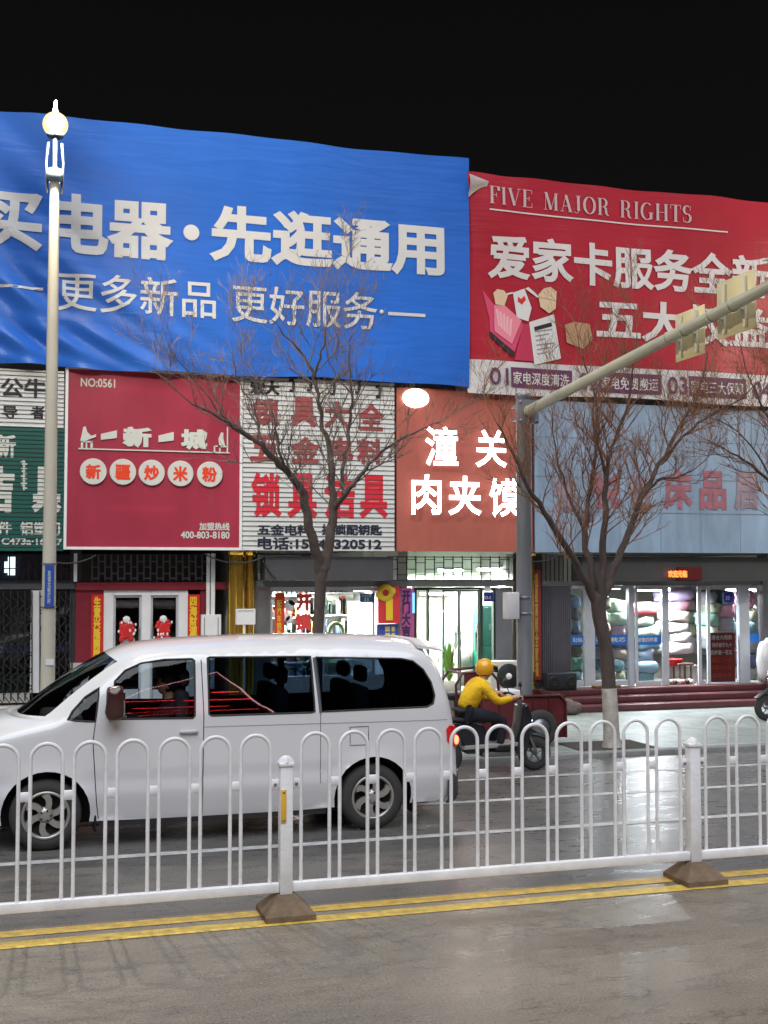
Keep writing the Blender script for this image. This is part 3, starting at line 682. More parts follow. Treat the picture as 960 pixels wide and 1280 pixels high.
# ---- gold columns
def gold():
    m = bpy.data.materials.new('polished_gold'); m.use_nodes = True; nt = m.node_tree; p = nt.nodes['Principled BSDF']
    p.inputs['Base Color'].default_value = lin((248,200,92)); p.inputs['Metallic'].default_value = .95; p.inputs['Roughness'].default_value = .13
    tc = nt.nodes.new('ShaderNodeTexCoord'); n = nt.nodes.new('ShaderNodeTexNoise'); n.inputs['Scale'].default_value = 5
    mp = nt.nodes.new('ShaderNodeMapping'); mp.inputs['Scale'].default_value = (1,1,.15); nt.links.new(tc.outputs['Object'], mp.inputs[0]); nt.links.new(mp.outputs[0], n.inputs['Vector']); b = nt.nodes.new('ShaderNodeBump'); b.inputs['Strength'].default_value = .2; b.inputs['Distance'].default_value = .03
    nt.links.new(n.outputs[0], b.inputs['Height']); nt.links.new(b.outputs[0], p.inputs['Normal']); return m
M_gold = gold()
def column(u0, u1, label, dy):
    x0, x1 = X(u0), X(u1); r = (x1-x0)/2; c = Vector(((x0+x1)/2, YW-.1-dy, ZF-.4)); zt = ZS+.055
    t = thing('gold_column', label, 'column', c, 'gilded columns between the shops')
    MB().lathe([(r,.06),(r,zt-c.z-.12)], c, 'z', 28).build('shaft', M_gold, t)
    MB().lathe([(r+.03,0),(r+.03,.06),(r,.06)], c, 'z', 28).build('base_ring', M_dark, t); MB().lathe([(r,0),(r+.03,0),(r+.03,.12),(0,.12)], c+Vector((0,0,zt-c.z-.12)), 'z', 28).build('collar', M_gold, t)
column(282, 303, 'polished gold column beside the noodle shop carrying a white junction box', .12)
column(305, 316, 'thinner dark gold column left of the locksmith window', .05)
column(645, 662, 'gold column behind the grey traffic pole', .1)
part('pier', mat('dark_pier', (60,56,54), .6, var=.3), bld, (303,692,305.4,880), (317,692,321,880), (640,692,645,880), (664,692,676,880), y0=YW-.04, y1=YW+.3)

# ---- locksmith shop (bright)
M_int = mat('bright_goods_wall', (222,228,216), .7, var=.25, vscale=7)
f3 = front('brightly lit locksmith shop window under the white slatted sign', 320, 516)
part('post', M_steel, f3, (318,726,337,880), (495,735,498.5,880))
part('beam', mat('steel_beam', (104,108,110), .5, .2, var=.2), f3, (318,726,640,734), y0=YW-.1, y1=YW+.02)
part('shutter_box', mat('shutter_box_grey', (72,72,78), .55, var=.12), f3, (326,696,483,725.6), y0=YW-.42, y1=YW+.05)
part('frame', M_alu, f3, (337.3,734.3,494.8,739), (337.3,739.2,340,880), (404,739.2,406.5,880), (465,739.2,468,880), y0=YW-.03, y1=YW+.03)
part('sill', M_tile, f3, (337.3,846,494.8,880), y0=YW-.08, y1=YW+.08)
pane(f3, M_clear, (340.2,739.2,403.8,846), (406.7,739.2,464.8,846), (468.2,739.2,494.6,846))
t = flat('vertical_sticker', 'narrow red sticker strip with yellow characters on the locksmith window', 'sticker', mat('sticker_red', (216,60,50), .5), 343, 741, 355, 800, Y=YW-.045)
text('配汽车钥匙', 346, 750, 352, 797, YW-.047, M_gold_t, t, bold=.03, vertical=True)
t = thing('window_lettering', 'large red characters stuck on the locksmith window', 'lettering', at(379, 790, YW))
for ch, u0, v0, u1, v1 in (('开',369,743,390,764),('锁',368,767,390,789)): text(ch, u0, v0, u1, v1, YW-.04, mat('vinyl_red', (214,70,70), .5), t, bold=.06)
t = thing('window_stickers', 'cluster of round white stickers on the locksmith glass left of the red characters', 'stickers', at(360, 765, YW)); 
for u, v, r in ((346,752,.09),(352,747,.07),(362,757,.1),(366,751,.08),(357,771,.08),(347,768,.09),(362,775,.07)):
    MB().lathe([(0,-.006),(r,-.006),(r,0)], at(u, v, YW-.036), 'y', 16).build('sticker', M_white, t)
t = flat('number_plate', 'small blue house number plate on the locksmith window', 'plate', mat('plate_blue', (36,92,150), .4), 449, 741.5, 467, 753, Y=YW-.06)
text('33', 455, 747, 461, 752, YW-.062, M_sw, t, bold=.03); text('友谊北街', 452, 743, 464, 746.3, YW-.062, M_sw, t, bold=.02)
t = flat('lit_panel', 'glaring white lit panel standing inside the locksmith window', 'lit panel', glow('glare_panel', (255,255,250), 4.5), 440, 752, 466, 806, Y=YW+.25, th=.05)
t = thing('green_arch', 'green arched chair back inside the locksmith window', 'chair', at(420, 846, YW+.3))
c = at(420, 790, YW+.3); mb = MB(); mb.tube([c+Vector((.13*math.cos(a)*1.0, 0, .16*math.sin(a)-.0)) for a in [PI*i/14 for i in range(15)]], .035, 8)
mb.tube([c+Vector((.13,0,0)), c+Vector((.15,0,-.55))], .03, 6); mb.tube([c+Vector((-.13,0,0)), c+Vector((-.15,0,-.55))], .03, 6); mb.build('back_hoop', mat('chair_green', (120,146,90), .5), t)
MB().box(c.x-.18, c.x+.18, c.y-.05, c.y+.35, c.z-.6, c.z-.55).build('seat', mat('chair_green', (120,146,90), .5), t)
mb = MB(); MB().box(c.x-.15, c.x+.15, c.y, c.y+.3, ZF, c.z-.602).build('pedestal', M_steel, t)
# display rack behind the glass, many small goods as one pattern of boxes
def rack(label, u0, u1, Y, z1, rows, cols, cseed, pal):
    x0, x1 = X(u0), X(u1); rr = random.Random(cseed); t = thing('display_rack', label, 'shelf', ((x0+x1)/2, Y, ZF), 'racks of goods inside the shops')
    MB().box(x0, x1, Y+.36, Y+.4, ZF, z1).build('back_panel', M_int, t)
    sh = MB(); 
    for k in range(rows+1): zz = ZF+.1+(z1-ZF-.15)*k/rows; sh.box(x0, x1, Y, Y+.358, zz, zz+.025)
    sh.build('shelves', M_white, t)
    hb = (z1-ZF-.15)/rows
    for k in range(rows):
        zz = ZF+.1+(z1-ZF-.15)*k/rows+.027
        for gi, g in enumerate(pal):
            mb = MB(); n = 0
            for j in range(cols):
                if rr.randrange(len(pal)) != gi: continue
                xa = x0+.02+(x1-x0-.04)*j/cols; wd = (x1-x0-.04)/cols*rr.uniform(.6,.95); h = (hb-.05)*rr.uniform(.45,.95)
                mb.rbox(xa, xa+wd, Y+.03, Y+.3, zz, zz+h, .008, 1); n += 1
            if n: mb.build('goods', mat('goods_%d_%d_%d' % g, g, .55, var=.2), t)
PAL1 = [(206,206,198),(70,96,84),(150,60,50),(90,110,140),(190,160,90),(52,54,60)]
rack('rack of small hardware along the locksmith window, left half', 340, 400, YW+.9, ZS-.35, 5, 9, 1, PAL1)
rack('rack of pale boxes behind the glaring panel of the locksmith window', 404, 470, YW+1.2, ZS-.3, 5, 10, 2, PAL1)
ceiling_lamp('fluorescent tube over the left locksmith window', 372, 737, YW+.7, 1.1, 60)
ceiling_lamp('fluorescent tube behind the hanging red cloth', 470, 737, YW+1.9, 1.4, 70)
t = flat('hanging_cloth', 'red hanging cloth with a yellow key shape beside the locksmith window', 'banner', mat('cloth_red', (206,54,64), .6, var=.1), 469.5, 733, 496, 779, Y=YW-.16, th=.012)
c = at(482, 741, YW-.175); mb = MB(); mb.lathe([(.06,-.006),(.155,-.006),(.155,.004)], c, 'y', 24)
x0, z0, x1, z1 = rect(479, 748, 487.5, 775, YW); mb.box(x0, x1, YW-.178, YW-.17, z0, z1)
for v in (744, 739): c2 = at(474 if v == 744 else 490, v, YW-.175); mb.lathe([(0,-.007),(.07,-.007),(.07,.004)], c2, 'y', 14)
mb.build('key_motif', M_gold_t, t)
t = flat('blue_crate_stack', 'blue and pale yellow window sticker panel under the hanging cloth', 'panel', mat('panel_blue', (60,84,170), .5), 470, 780, 496, 800, Y=YW-.07, th=.02)
part('yellow_square', mat('pale_yellow', (214,206,130), .5), t, (480,783,486,789), (488,783,492,789), (480,791,486,797), (488,791,492,797), y0=YW-.076, y1=YW-.07)
t = flat('poster', 'narrow pink and purple paper couplet with dark brush strokes left of the glass doors', 'couplet', mat('pink_paper', (176,86,136), .6, var=.2), 499.5, 735, 516, 800, Y=YW-.08)
text('开门大吉', 502, 738, 513.5, 797, YW-.083, mat('dark_violet', (58,36,84), .6), t, bold=.05, vertical=True)

# ---- roujiamo shop, glass doors
f4 = front('bright glass doored snack shop under the glowing characters', 516, 642)
M_mull = mat('green_black_mullion', (44,62,54), .45, .2)
part('frame', M_mull, f4, (516.5,734.4,520,880), (533,734.4,535.5,880), (599,734.4,602.5,880), (615.5,734.4,618,880), (520.2,734.4,532.8,738), (535.7,734.4,598.8,737), (602.7,734.4,615.3,738))
pane(f4, M_clear, (520.2,738,532.8,876), (602.7,738,615.3,876), (535.7,737,553,876))
for u0, u1, uh in ((553.4,573.6,570), (574.4,598.6,595)):
    d = part('door', M_mull, f4, (u0,737.4,u0+1.5,876), (u1-1.5,737.4,u1,876), (u0+1.7,737.4,u1-1.7,739), (u0+1.7,870,u1-1.7,876), y0=YW-.02, y1=YW+.03)
    x0, z0, x1, z1 = rect(u0+1.7, 739, u1-1.7, 870, YW); MB().quad((x0,YW,z0),(x1,YW,z0),(x1,YW,z1),(x0,YW,z1)).build('glass_pane', M_clear, d)
    MB().tube([at(uh,782,YW-.03), at(uh,783,YW-.09), at(uh,812,YW-.09), at(uh,813,YW-.03)], .018, 6).build('handle', M_chrome, d)
part('grey_panel', mat('grey_roller_panel', (120,124,132), .5, .2, var=.15), f4, (618.3,734.4,639,880), y0=YW-.04, y1=YW+.06)
part('blue_tube', glow('blue_tube', (90,150,255), 3.0), f4, (513.6,741,515.8,766), y0=YW-.12, y1=YW-.09)
pane(f4, M_clear, (484,697,640,725.5), y=YW+.05, name='transom_pane')
mb = MB()
for i in range(14):
    u = 485+i*11.6; mb.tube([at(u,695,YW-.05), at(u,726,YW-.05)], .012, 5, smooth=False)
    for v in ((703, 718) if i % 2 else (711, 699)):
        if i < 13: bx(mb, u, v, u+11.6, v+1, YW-.06, YW-.04)
for v in (695.5, 724.6): bx(mb, 484, v, 640, v+1.2, YW-.065, YW-.035)
mb.build('transom_grille', M_mull, f4)
part('transom_back', mat('pale_green_board', (206,216,196), .7, var=.1), f4, (484,660,640,727), y0=YW+1.6, y1=YW+1.64)
ceiling_lamp('round edged tube lamp seen through the snack shop transom, left of two', 563, 713, YW+.8, .5, 60, strength=18)
ceiling_lamp('short tube lamp seen through the snack shop transom, right of two', 612, 712, YW+.9, .5, 60, strength=18)
ceiling_lamp('long tube lamp deep inside the snack shop', 570, 742, YW+3.2, 1.6, 110, strength=14)
part('rear_partition', mat('pale_partition', (226,228,206), .7, var=.12), bld, (505,731,654,880), y0=YW+5.2, y1=YW+5.25)
t = flat('door_plate', 'dark blue plate with a white square above it on the snack shop side glass', 'plate', mat('plate_dark_blue', (30,44,130), .4), 603, 740, 615, 752, Y=YW-.07)
part('white_label', M_white, t, (604,731.5,612,739.5), y0=YW-.07, y1=YW-.06); text('33-1', 605, 745, 613, 749, YW-.073, M_sw, t, bold=.02)
def cabinet(label, u0, v0, u1, v1, Y, m, split=2):
    x0, z0, x1, z1 = rect(u0, v0, u1, v1, Y); t = thing('cabinet', label, 'cabinet', ((x0+x1)/2, Y, ZF))
    MB().rbox(x0, x1, Y+.012, Y+.5, ZF, z1, .01).build('body', m, t)
    for k in range(split):
        za = ZF+.05+(z1-ZF-.08)*k/split; zb = ZF+.04+(z1-ZF-.08)*(k+1)/split
        d = MB().rbox(x0+.02, x1-.02, Y-.012, Y+.01, za, zb, .006).build('door', m, t)
        MB().box(x1-.08, x1-.06, Y-.03, Y-.013, (za+zb)/2-.06, (za+zb)/2+.06).build('handle', M_steel, d)
    return t
cabinet('white cabinet inside the right leaf of the snack shop doors', 575, 812, 592, 870, YW+.9, mat('cab_white', (214,208,202), .5, var=.1))
cabinet('tall beige refrigerator at the left inside the snack shop', 533, 748, 552, 870, YW+1.8, mat('cab_beige', (216,212,180), .5, var=.1))
cabinet('tall green drinks cooler behind the snack shop side glass', 602, 757, 616, 870, YW+.45, mat('cab_green', (30,120,96), .4, var=.3))
cabinet('pale blue cupboard at the back of the snack shop', 556, 765, 572, 870, YW+2.6, mat('cab_blue', (176,206,214), .5, var=.1), 3)
t = thing('potted_plant', 'light green leafy plant on the floor inside the snack shop doors', 'plant', at(561, 866, YW-.35))
c = at(561, 872, YW-.35); MB().lathe([(0,0),(.11,0),(.15,.24),(.13,.24),(.12,.2),(0,.2)], Vector((c.x,c.y,ZF)), 'z', 16).build('pot', mat('pot_white', (190,186,178), .5), t)
rr = random.Random(5); mb = MB()
for i in range(46):
    a = rr.uniform(0, 2*PI); h = rr.uniform(.15, .82); b = Vector((c.x, c.y, ZF+.2)); tip = b+Vector((math.cos(a)*.2*rr.uniform(.4,1), math.sin(a)*.12, h))
    md = (b+tip)/2+Vector((0,0,.05)); sdv = Vector((-math.sin(a), math.cos(a), 0))*.03
    mb.add([b-sdv*.3, b+sdv*.3, md+sdv, md-sdv, tip], [(0,1,2,3),(3,2,4)])
mb.build('leaves', mat('leaf_light_green', (110,150,56), .6), t)

# ---- bedding shop
f5 = front('bedding shop front with pale aluminium sliding doors at the top of brown steps', 676, 1110)
part('beam', M_steel, f5, (676,727,1110,732), y0=YW-.06, y1=YW+.06)
part('shutter_box', mat('shutter_box_dark', (66,66,68), .55, var=.12), f5, (716,696,948,726.6), y0=YW-.4, y1=YW+.05)
part('side_post', mat('dark_post', (84,84,90), .5, var=.2), f5, (949,692,957,857), y0=YW-.1, y1=YW+.08)
part('transom_back', M_int, f5, (676,694,717,726), y0=YW+.5, y1=YW+.53)
mb = MB()
for i in range(8): mb.tube([at(677+i*5.4,695,YW-.03), at(677+i*5.4,726.5,YW-.03)], .012, 5, smooth=False)
mb.build('transom_grille', M_dark, f5)
x0, z0, x1, z1 = rect(676.5, 732.4, 713, VF, YW); mb = MB(); n = 15
for i in range(n):
    a, b = x0+(x1-x0)*i/n, x0+(x1-x0)*(i+1)/n; mb.prism_z([(a,YW-.02),(a+(b-a)*.35,YW-.05),(a+(b-a)*.65,YW-.05),(b,YW-.02),(b,YW+.02),(a,YW+.02)], z0, z1)
mb.build('corrugated_panel', mat('corrugated_grey', (112,110,118), .5, .3, var=.15), f5)
part('frame', M_alu, f5, (729,732.4,742,VF), (784,732.4,791,VF), (921.5,732.4,935,VF), (713.5,732.4,728.7,736), (742.3,732.4,783.7,736), (885,732.4,921,735), (713.5,851,728.7,VF), (742.3,851,783.7,VF), (885,853,921,VF), y0=YW-.06, y1=YW+.05)
pane(f5, M_clear, (713.5,736,729,851), (742,736,784,851), (885,735,921.5,853), (935,733,949,855))
d = part('door', M_alu, f5, (791.3,733,794.5,VF), (824,733,833,VF), (794.7,733,823.8,737), (794.7,851,823.8,VF), y0=YW-.10, y1=YW-.062)
x0, z0, x1, z1 = rect(794.7, 737, 823.8, 851, YW); MB().quad((x0,YW-.08,z0),(x1,YW-.08,z0),(x1,YW-.08,z1),(x0,YW-.08,z1)).build('glass_pane', M_clear, d)
d = part('door', M_alu, f5, (868.5,733,873.5,VF), (880,733,884.5,VF), (873.7,733,879.8,737), (873.7,851,879.8,VF), y0=YW-.10, y1=YW-.062)
x0, z0, x1, z1 = rect(873.7, 737, 879.8, 851, YW); MB().quad((x0,YW-.08,z0),(x1,YW-.08,z0),(x1,YW-.08,z1),(x0,YW-.08,z1)).build('glass_pane', M_dim, d)
M_decal = mat('decal_bright_blue', (28,110,200), .5, var=.2)
dst = part('decal_strip', M_decal, f5, (713.5,794,728.7,806), (742.3,794,783.7,806), (935.3,792,948.7,803), y0=YW-.006, y1=YW-.003)
part('decal_strip', M_decal, f5, (794.9,794,823.6,806), y0=YW-.087, y1=YW-.083)
for s_, u0, u1, y in (('床上用品',716,728,YW-.008), ('被芯枕芯',745,782,YW-.008), ('被套四件套',797,822,YW-.09)): text(s_, u0, 797, u1, 803, y, M_sw, f5, bold=.02)
M_step = mat('brown_granite', (92,50,54), .45, var=.3, vscale=6)
st = thing('shop_steps', 'three brown granite steps up to the bedding shop', 'steps', (X(880), 20.3, PAVE))
xa, xb = at(664, 880, 20.1).x, XR; hs = (ZF-PAVE)/3
for k in range(3):
    MB().rbox(xa, xb, 19.92+.3*k, 20.78 if k < 2 else YW-.11, PAVE+hs*k+.001, PAVE+hs*(k+1), .012).build('step', M_step, st)
st2 = thing('shop_plinth', 'pale tiled plinth with low steps before the left shops behind the van', 'steps', (X(300), 20.3, PAVE))
for k in range(3): MB().rbox(XL, xa-.01, 20.1+.22*k, YW-.11, PAVE+hs*k+.001, PAVE+hs*(k+1), .012).build('step', M_tile, st2)
# LED board
t = flat('led_sign', 'small red LED sign with glowing orange characters over the bedding shop door', 'sign', mat('led_board', (90,10,14), .5), 832, 709, 861, 725, Y=YW-.47, th=.065)
for o in list(t.children): pass
text('欢迎光临', 835, 713, 859, 722, YW-.475, glow('led_text', (255,110,50), 3.2), t, bold=.05)
x0, z0, x1, z1 = rect(832, 709, 861, 725, YW)
ceiling_lamp('bright fluorescent tube over the bedding shop door', 816, 737, YW+.35, .75, 55, col=(.9,.95,1), strength=25)
ceiling_lamp('thin fluorescent tube at the right end of the bedding shop', 926, 738, YW+.6, .7, 35, col=(.9,.95,1), strength=14)
ceiling_lamp('fluorescent tube over the left bedding shop window', 752, 735, YW+.8, .8, 45, col=(.88,.94,1), strength=10)
# bedding bundles
cols = {'cream':(210,200,180),'white':(222,222,224),'pale pink':(206,160,170),'pink':(186,112,136),'red':(190,46,56),'pale green':(168,200,170),'mint':(110,186,160),'teal':(66,108,122),'blue grey':(110,134,160),'sky blue':(112,150,180),'navy':(50,64,110),'lilac':(170,150,196),'olive':(120,124,96),'tan':(170,146,120),'grey':(120,122,126)}
ordn = ['lowest','second from bottom','third from bottom','fourth from bottom','fifth from bottom','sixth from bottom','seventh from bottom']
def bedding(where, u0, u1, Y, vs, names, sd, dp=.55):
    rr = random.Random(sd)
    for k, nm in enumerate(names):
        g_ = sum(cols[nm])/3; cm = tuple(q*.68+(g_*.7+55)*.32 for q in cols[nm])
        v1, v0 = vs[k], vs[k+1]; x0, z0, x1, z1 = rect(u0, v0, u1, v1, Y); j = rr.uniform(-.06, .06); wv = rr.uniform(-.06, .05)
        if k == 0: z0 = z0
        m = mat('bedding_'+nm.replace(' ','_'), cm, .8, var=.25, vscale=5, bump=.5, bscale=8)
        o = MB().cushion(x0+j-wv, x1+j+wv, Y-rr.uniform(0,.08), Y+dp, z0-.015, z1+.035, rr.uniform(.42,.66), rr, rr.uniform(-.12,.12) if k else 0).build('bedding_bundle', m)
        pos = ordn[k] if k < len(names)-1 else 'topmost'
        tag(o, f'{nm} quilt {pos} in the stack {where}', 'bedding', 'folded quilts stacked in the bedding shop')
def levels(vb, vt, n): return [vb+(vt-vb)*i/n for i in range(n+1)]
bedding('in the narrow left window', 714, 729, YW+.25, levels(855,745,7), ['teal','mint','olive','tan','sky blue','grey','sky blue'], 1)
bedding('behind the tree trunk', 744, 766, YW+.3, levels(855,748,7), ['white','teal','blue grey','navy','tan','grey','olive'], 2)
bedding('between trunk and door frame', 763, 786, YW+.45, levels(855,752,7), ['olive','teal','tan','navy','pale pink','pale green','pale green'], 3)
bedding('seen through the left door leaf', 794, 824, YW+.45, levels(856,756,7), ['teal','sky blue','blue grey','teal','pale green','pale green','red'], 4)
bedding('in the open doorway', 834, 868, YW+.75, levels(818,738,6), ['white','white','white','cream','pink','lilac'], 5)
bedding('to the right of the doorway', 852, 872, YW+.95, levels(812,733,5), ['white','cream','white','pale pink','white'], 6)
bedding('behind the folded door leaf', 884, 902, YW+.4, levels(812,740,5), ['grey','pale green','mint','olive','grey'], 7)
bedding('on the right hand shelf', 900, 921, YW+.4, levels(788,740,3), ['grey','pink','teal'], 8)
bedding('at the right end window', 935, 950, YW+.4, levels(855,740,6), ['grey','navy','grey','teal','olive','pink'], 9)
# doorway: low table with shoes and a red basin
t = thing('low_stool', 'small wooden stool in the bedding shop doorway', 'stool', at(855, 856, YW+.2))
x0, z0, x1, z1 = rect(845, 829, 864, 832, YW+.2); MB().rbox(x0, x1, YW+.1, YW+.4, z0, z1, .01).build('seat', mat('stool_wood', (104,70,56), .6, var=.2), t)
for xx in (x0+.03, x1-.06):
    for yy in (YW+.12, YW+.35): MB().box(xx, xx+.03, yy, yy+.03, ZF, z0-.001).build('leg', mat('stool_wood', (104,70,56), .6), t)
c = at(841, 826, YW+.35); tag(MB().lathe([(0,0),(.12,0),(.19,.13),(.2,.14),(.18,.13),(.11,.02),(0,.02)], c+Vector((0,0,-.1)), 'z', 24).build('basin', M_red_p), 'red plastic basin in the bedding shop doorway', 'basin')
x0, z0, x1, z1 = rect(834, 834, 868, 836, YW+.55); o = thing('goods_shelf', 'low white shelf holding the red basin in the doorway', 'shelf', ((x0+x1)/2, YW+.6, ZF))
MB().box(x0, x1, YW+.2+.22, YW+.72, c.z-.125, c.z-.105).build('board', M_white, o)
for xx in (x0+.02, x1-.05): MB().box(xx, xx+.03, YW+.45, YW+.7, ZF, c.z-.126).build('leg', M_white, o)
rr = random.Random(11)
for i in range(6):
    u = 836+i*5; cc = at(u, 850, YW+.05); o = MB(); o.cushion(cc.x-.05, cc.x+.05, cc.y-.13, cc.y+.13, ZF, ZF+.1, .6, rr)
    tag(o.build('shoe', mat(('shoe_tan','shoe_dark','shoe_white')[i % 3], ((150,120,104),(60,50,50),(190,180,176))[i % 3], .7)), f'{("tan","dark","white")[i%3]} slipper on the doorway floor, {("leftmost","second from left","third from left","fourth from left","fifth from left","rightmost")[i]}', 'shoe', 'slippers in the doorway')
t = flat('red_poster', 'red price poster with rows of white characters on the bedding shop window', 'poster', mat('poster_red', (146,44,44), .6, var=.2), 886, 791, 919, 853, Y=YW-.05+.056, th=.006)
for i, s_ in enumerate(('清仓大甩卖','特价被子九十','四件套一百五','枕芯二十元','毛毯八十起','凉席半价')): text(s_, 889+(i%2), 794+i*9.4, 915, 800+i*9.4, YW+.003, M_bt2 if i < 3 else M_or, t, bold=.03)
t = flat('window_plate', 'dark blue plate high on the right bedding shop window', 'plate', mat('plate_violet_blue', (38,36,160), .4), 904, 741, 915, 753, Y=YW-.02); text('33', 907, 745, 912, 750, YW-.023, M_sw, t, bold=.02)
t = flat('poster', 'pink poster high inside the right end window', 'poster', mat('poster_pink', (180,60,100), .6), 936, 738, 944, 756, Y=YW+.3)
t = flat('couplet', 'weathered red couplet with gold characters on the pier right of the traffic pole', 'couplet', mat('old_red', (150,50,44), .6, var=.3), 666.5, 712, 674.5, 850, Y=YW-.06)
text('福星高照全家福', 668, 716, 673, 846, YW-.063, mat('old_gold', (196,150,70), .6), t, bold=.04, vertical=True)
# black speaker cabinet, board and sack on the top step
x0, z0, x1, z1 = rect(683, 838, 720, 860, YW-.35)
t = thing('speaker_box', 'black loudspeaker box on the top step before the grey corrugated panel', 'speaker', ((x0+x1)/2, YW-.35, ZF))
MB().rbox(x0, x1, YW-.4, YW-.14, ZF+.003, ZF+z1-z0, .02).build('cabinet', mat('speaker_black', (34,40,52), .5, var=.2), t)
MB().rbox(x0+.03, x1-.03, YW-.41, YW-.401, ZF+.03, ZF+z1-z0-.03, .004).build('grille', mat('speaker_grille', (24,28,38), .8, bump=.5, bscale=200), t)
for xx in (x0+.12, x1-.12): MB().lathe([(.0,-.006),(.07,-.002),(.085,-.012),(.095,-.002)], (xx, YW-.411, ZF+(z1-z0)/2), 'y', 20).build('cone', M_black, t)
x0, z0, x1, z1 = rect(741, 853, 773, VF, YW-.2); tag(MB().rbox(x0, x1, YW-.3, YW-.13, ZF+.002, ZF+.05, .01).build('wooden_board', mat('board_brown', (120,84,60), .7, var=.3, stretch=(.3,4,4))), 'brown wooden board lying before the bedding shop window behind the trunk', 'board')
x0, z0, x1, z1 = rect(950, 798, 992, 852, YW-.45)
t = MB(); t.cushion(x0, x1, YW-.6, YW-.25, ZF, ZF+z1-z0+.06, .5, random.Random(3)); tag(t.build('white_sack', mat('sack_white', (206,206,208), .7, var=.15, bump=.3, bscale=6)), 'bulging white sack leaning at the right end of the steps', 'sack')
for i, (u, v, r) in enumerate(((694,889,.13),(705,884,.17),(715,889,.14))):
    c = at(u, v, 19.75); mb = MB(); mb.cushion(c.x-r*1.2, c.x+r*1.2, 19.6, 19.88, PAVE+.001, PAVE+r*1.7, .8, random.Random(20+i))
    tag(mb.build('crumpled_bag', mat('bag_grey_brown', (112,98,96), .8, var=.4, bump=.6, bscale=12)), ('small crumpled grey brown bag left of its heap at the foot of the steps','tallest crumpled grey brown bag at the foot of the steps','crumpled grey brown bag right of its heap at the foot of the steps')[i], 'bag', 'bags at the foot of the steps')
# air conditioner outdoor unit
x0, z0, x1, z1 = rect(614, 824, 652, 862, YW-.5); zb = ZF+.02
t = thing('air_conditioner', 'white outdoor air conditioner unit with round black fan beside the traffic pole', 'air conditioner', ((x0+x1)/2, YW-.5, ZF))
MB().rbox(x0, x1, YW-.5, YW-.2, zb, zb+z1-z0, .015).build('case', mat('ac_white', (196,194,188), .5, var=.1), t)
c = Vector((x0+(x1-x0)*.57, YW-.503, zb+(z1-z0)*.5)); r = (z1-z0)*.42
MB().lathe([(0,-.004),(r,-.004),(r,.0)], c, 'y', 32).build('fan_opening', mat('fan_dark', (52,58,60), .6), t)
mb = MB(); 
for k in range(1, 7): 
    q = r*k/6.2; mb.lathe([(q-.006,-.02),(q+.006,-.02),(q+.006,-.014),(q-.006,-.014)], c, 'y', 32)
for k in range(12): a = PI*k/6; mb.tube([c+Vector((.06*math.cos(a),-.016,.06*math.sin(a))), c+Vector((r*math.cos(a),-.016,r*math.sin(a)))], .004, 4)
mb.build('fan_guard', M_dark, t); MB().lathe([(0,-.03),(.055,-.028),(.06,-.005)], c, 'y', 18).build('fan_hub', M_white, t)
for xx in (x0+.06, x1-.12): MB().box(xx, xx+.06, YW-.48, YW-.22, ZF+.001, zb-.001).build('foot', M_dark, t)
# cables under the signs
mb = MB()
for a, b, sag in (((255,692),(330,696),10),((328,700),(345,724),3),((640,696),(700,694),8),((60,700),(120,694),7)):
    p, q = at(*a, YW-.55), at(*b, YW-.55); mb.tube([p.lerp(q, i/10)+Vector((0,0,-4*sag/75*(i/10)*(1-i/10))) for i in range(11)], .014, 5)
tag(mb.build('cable', M_black), 'black cables sagging below the shop signs', 'cable')

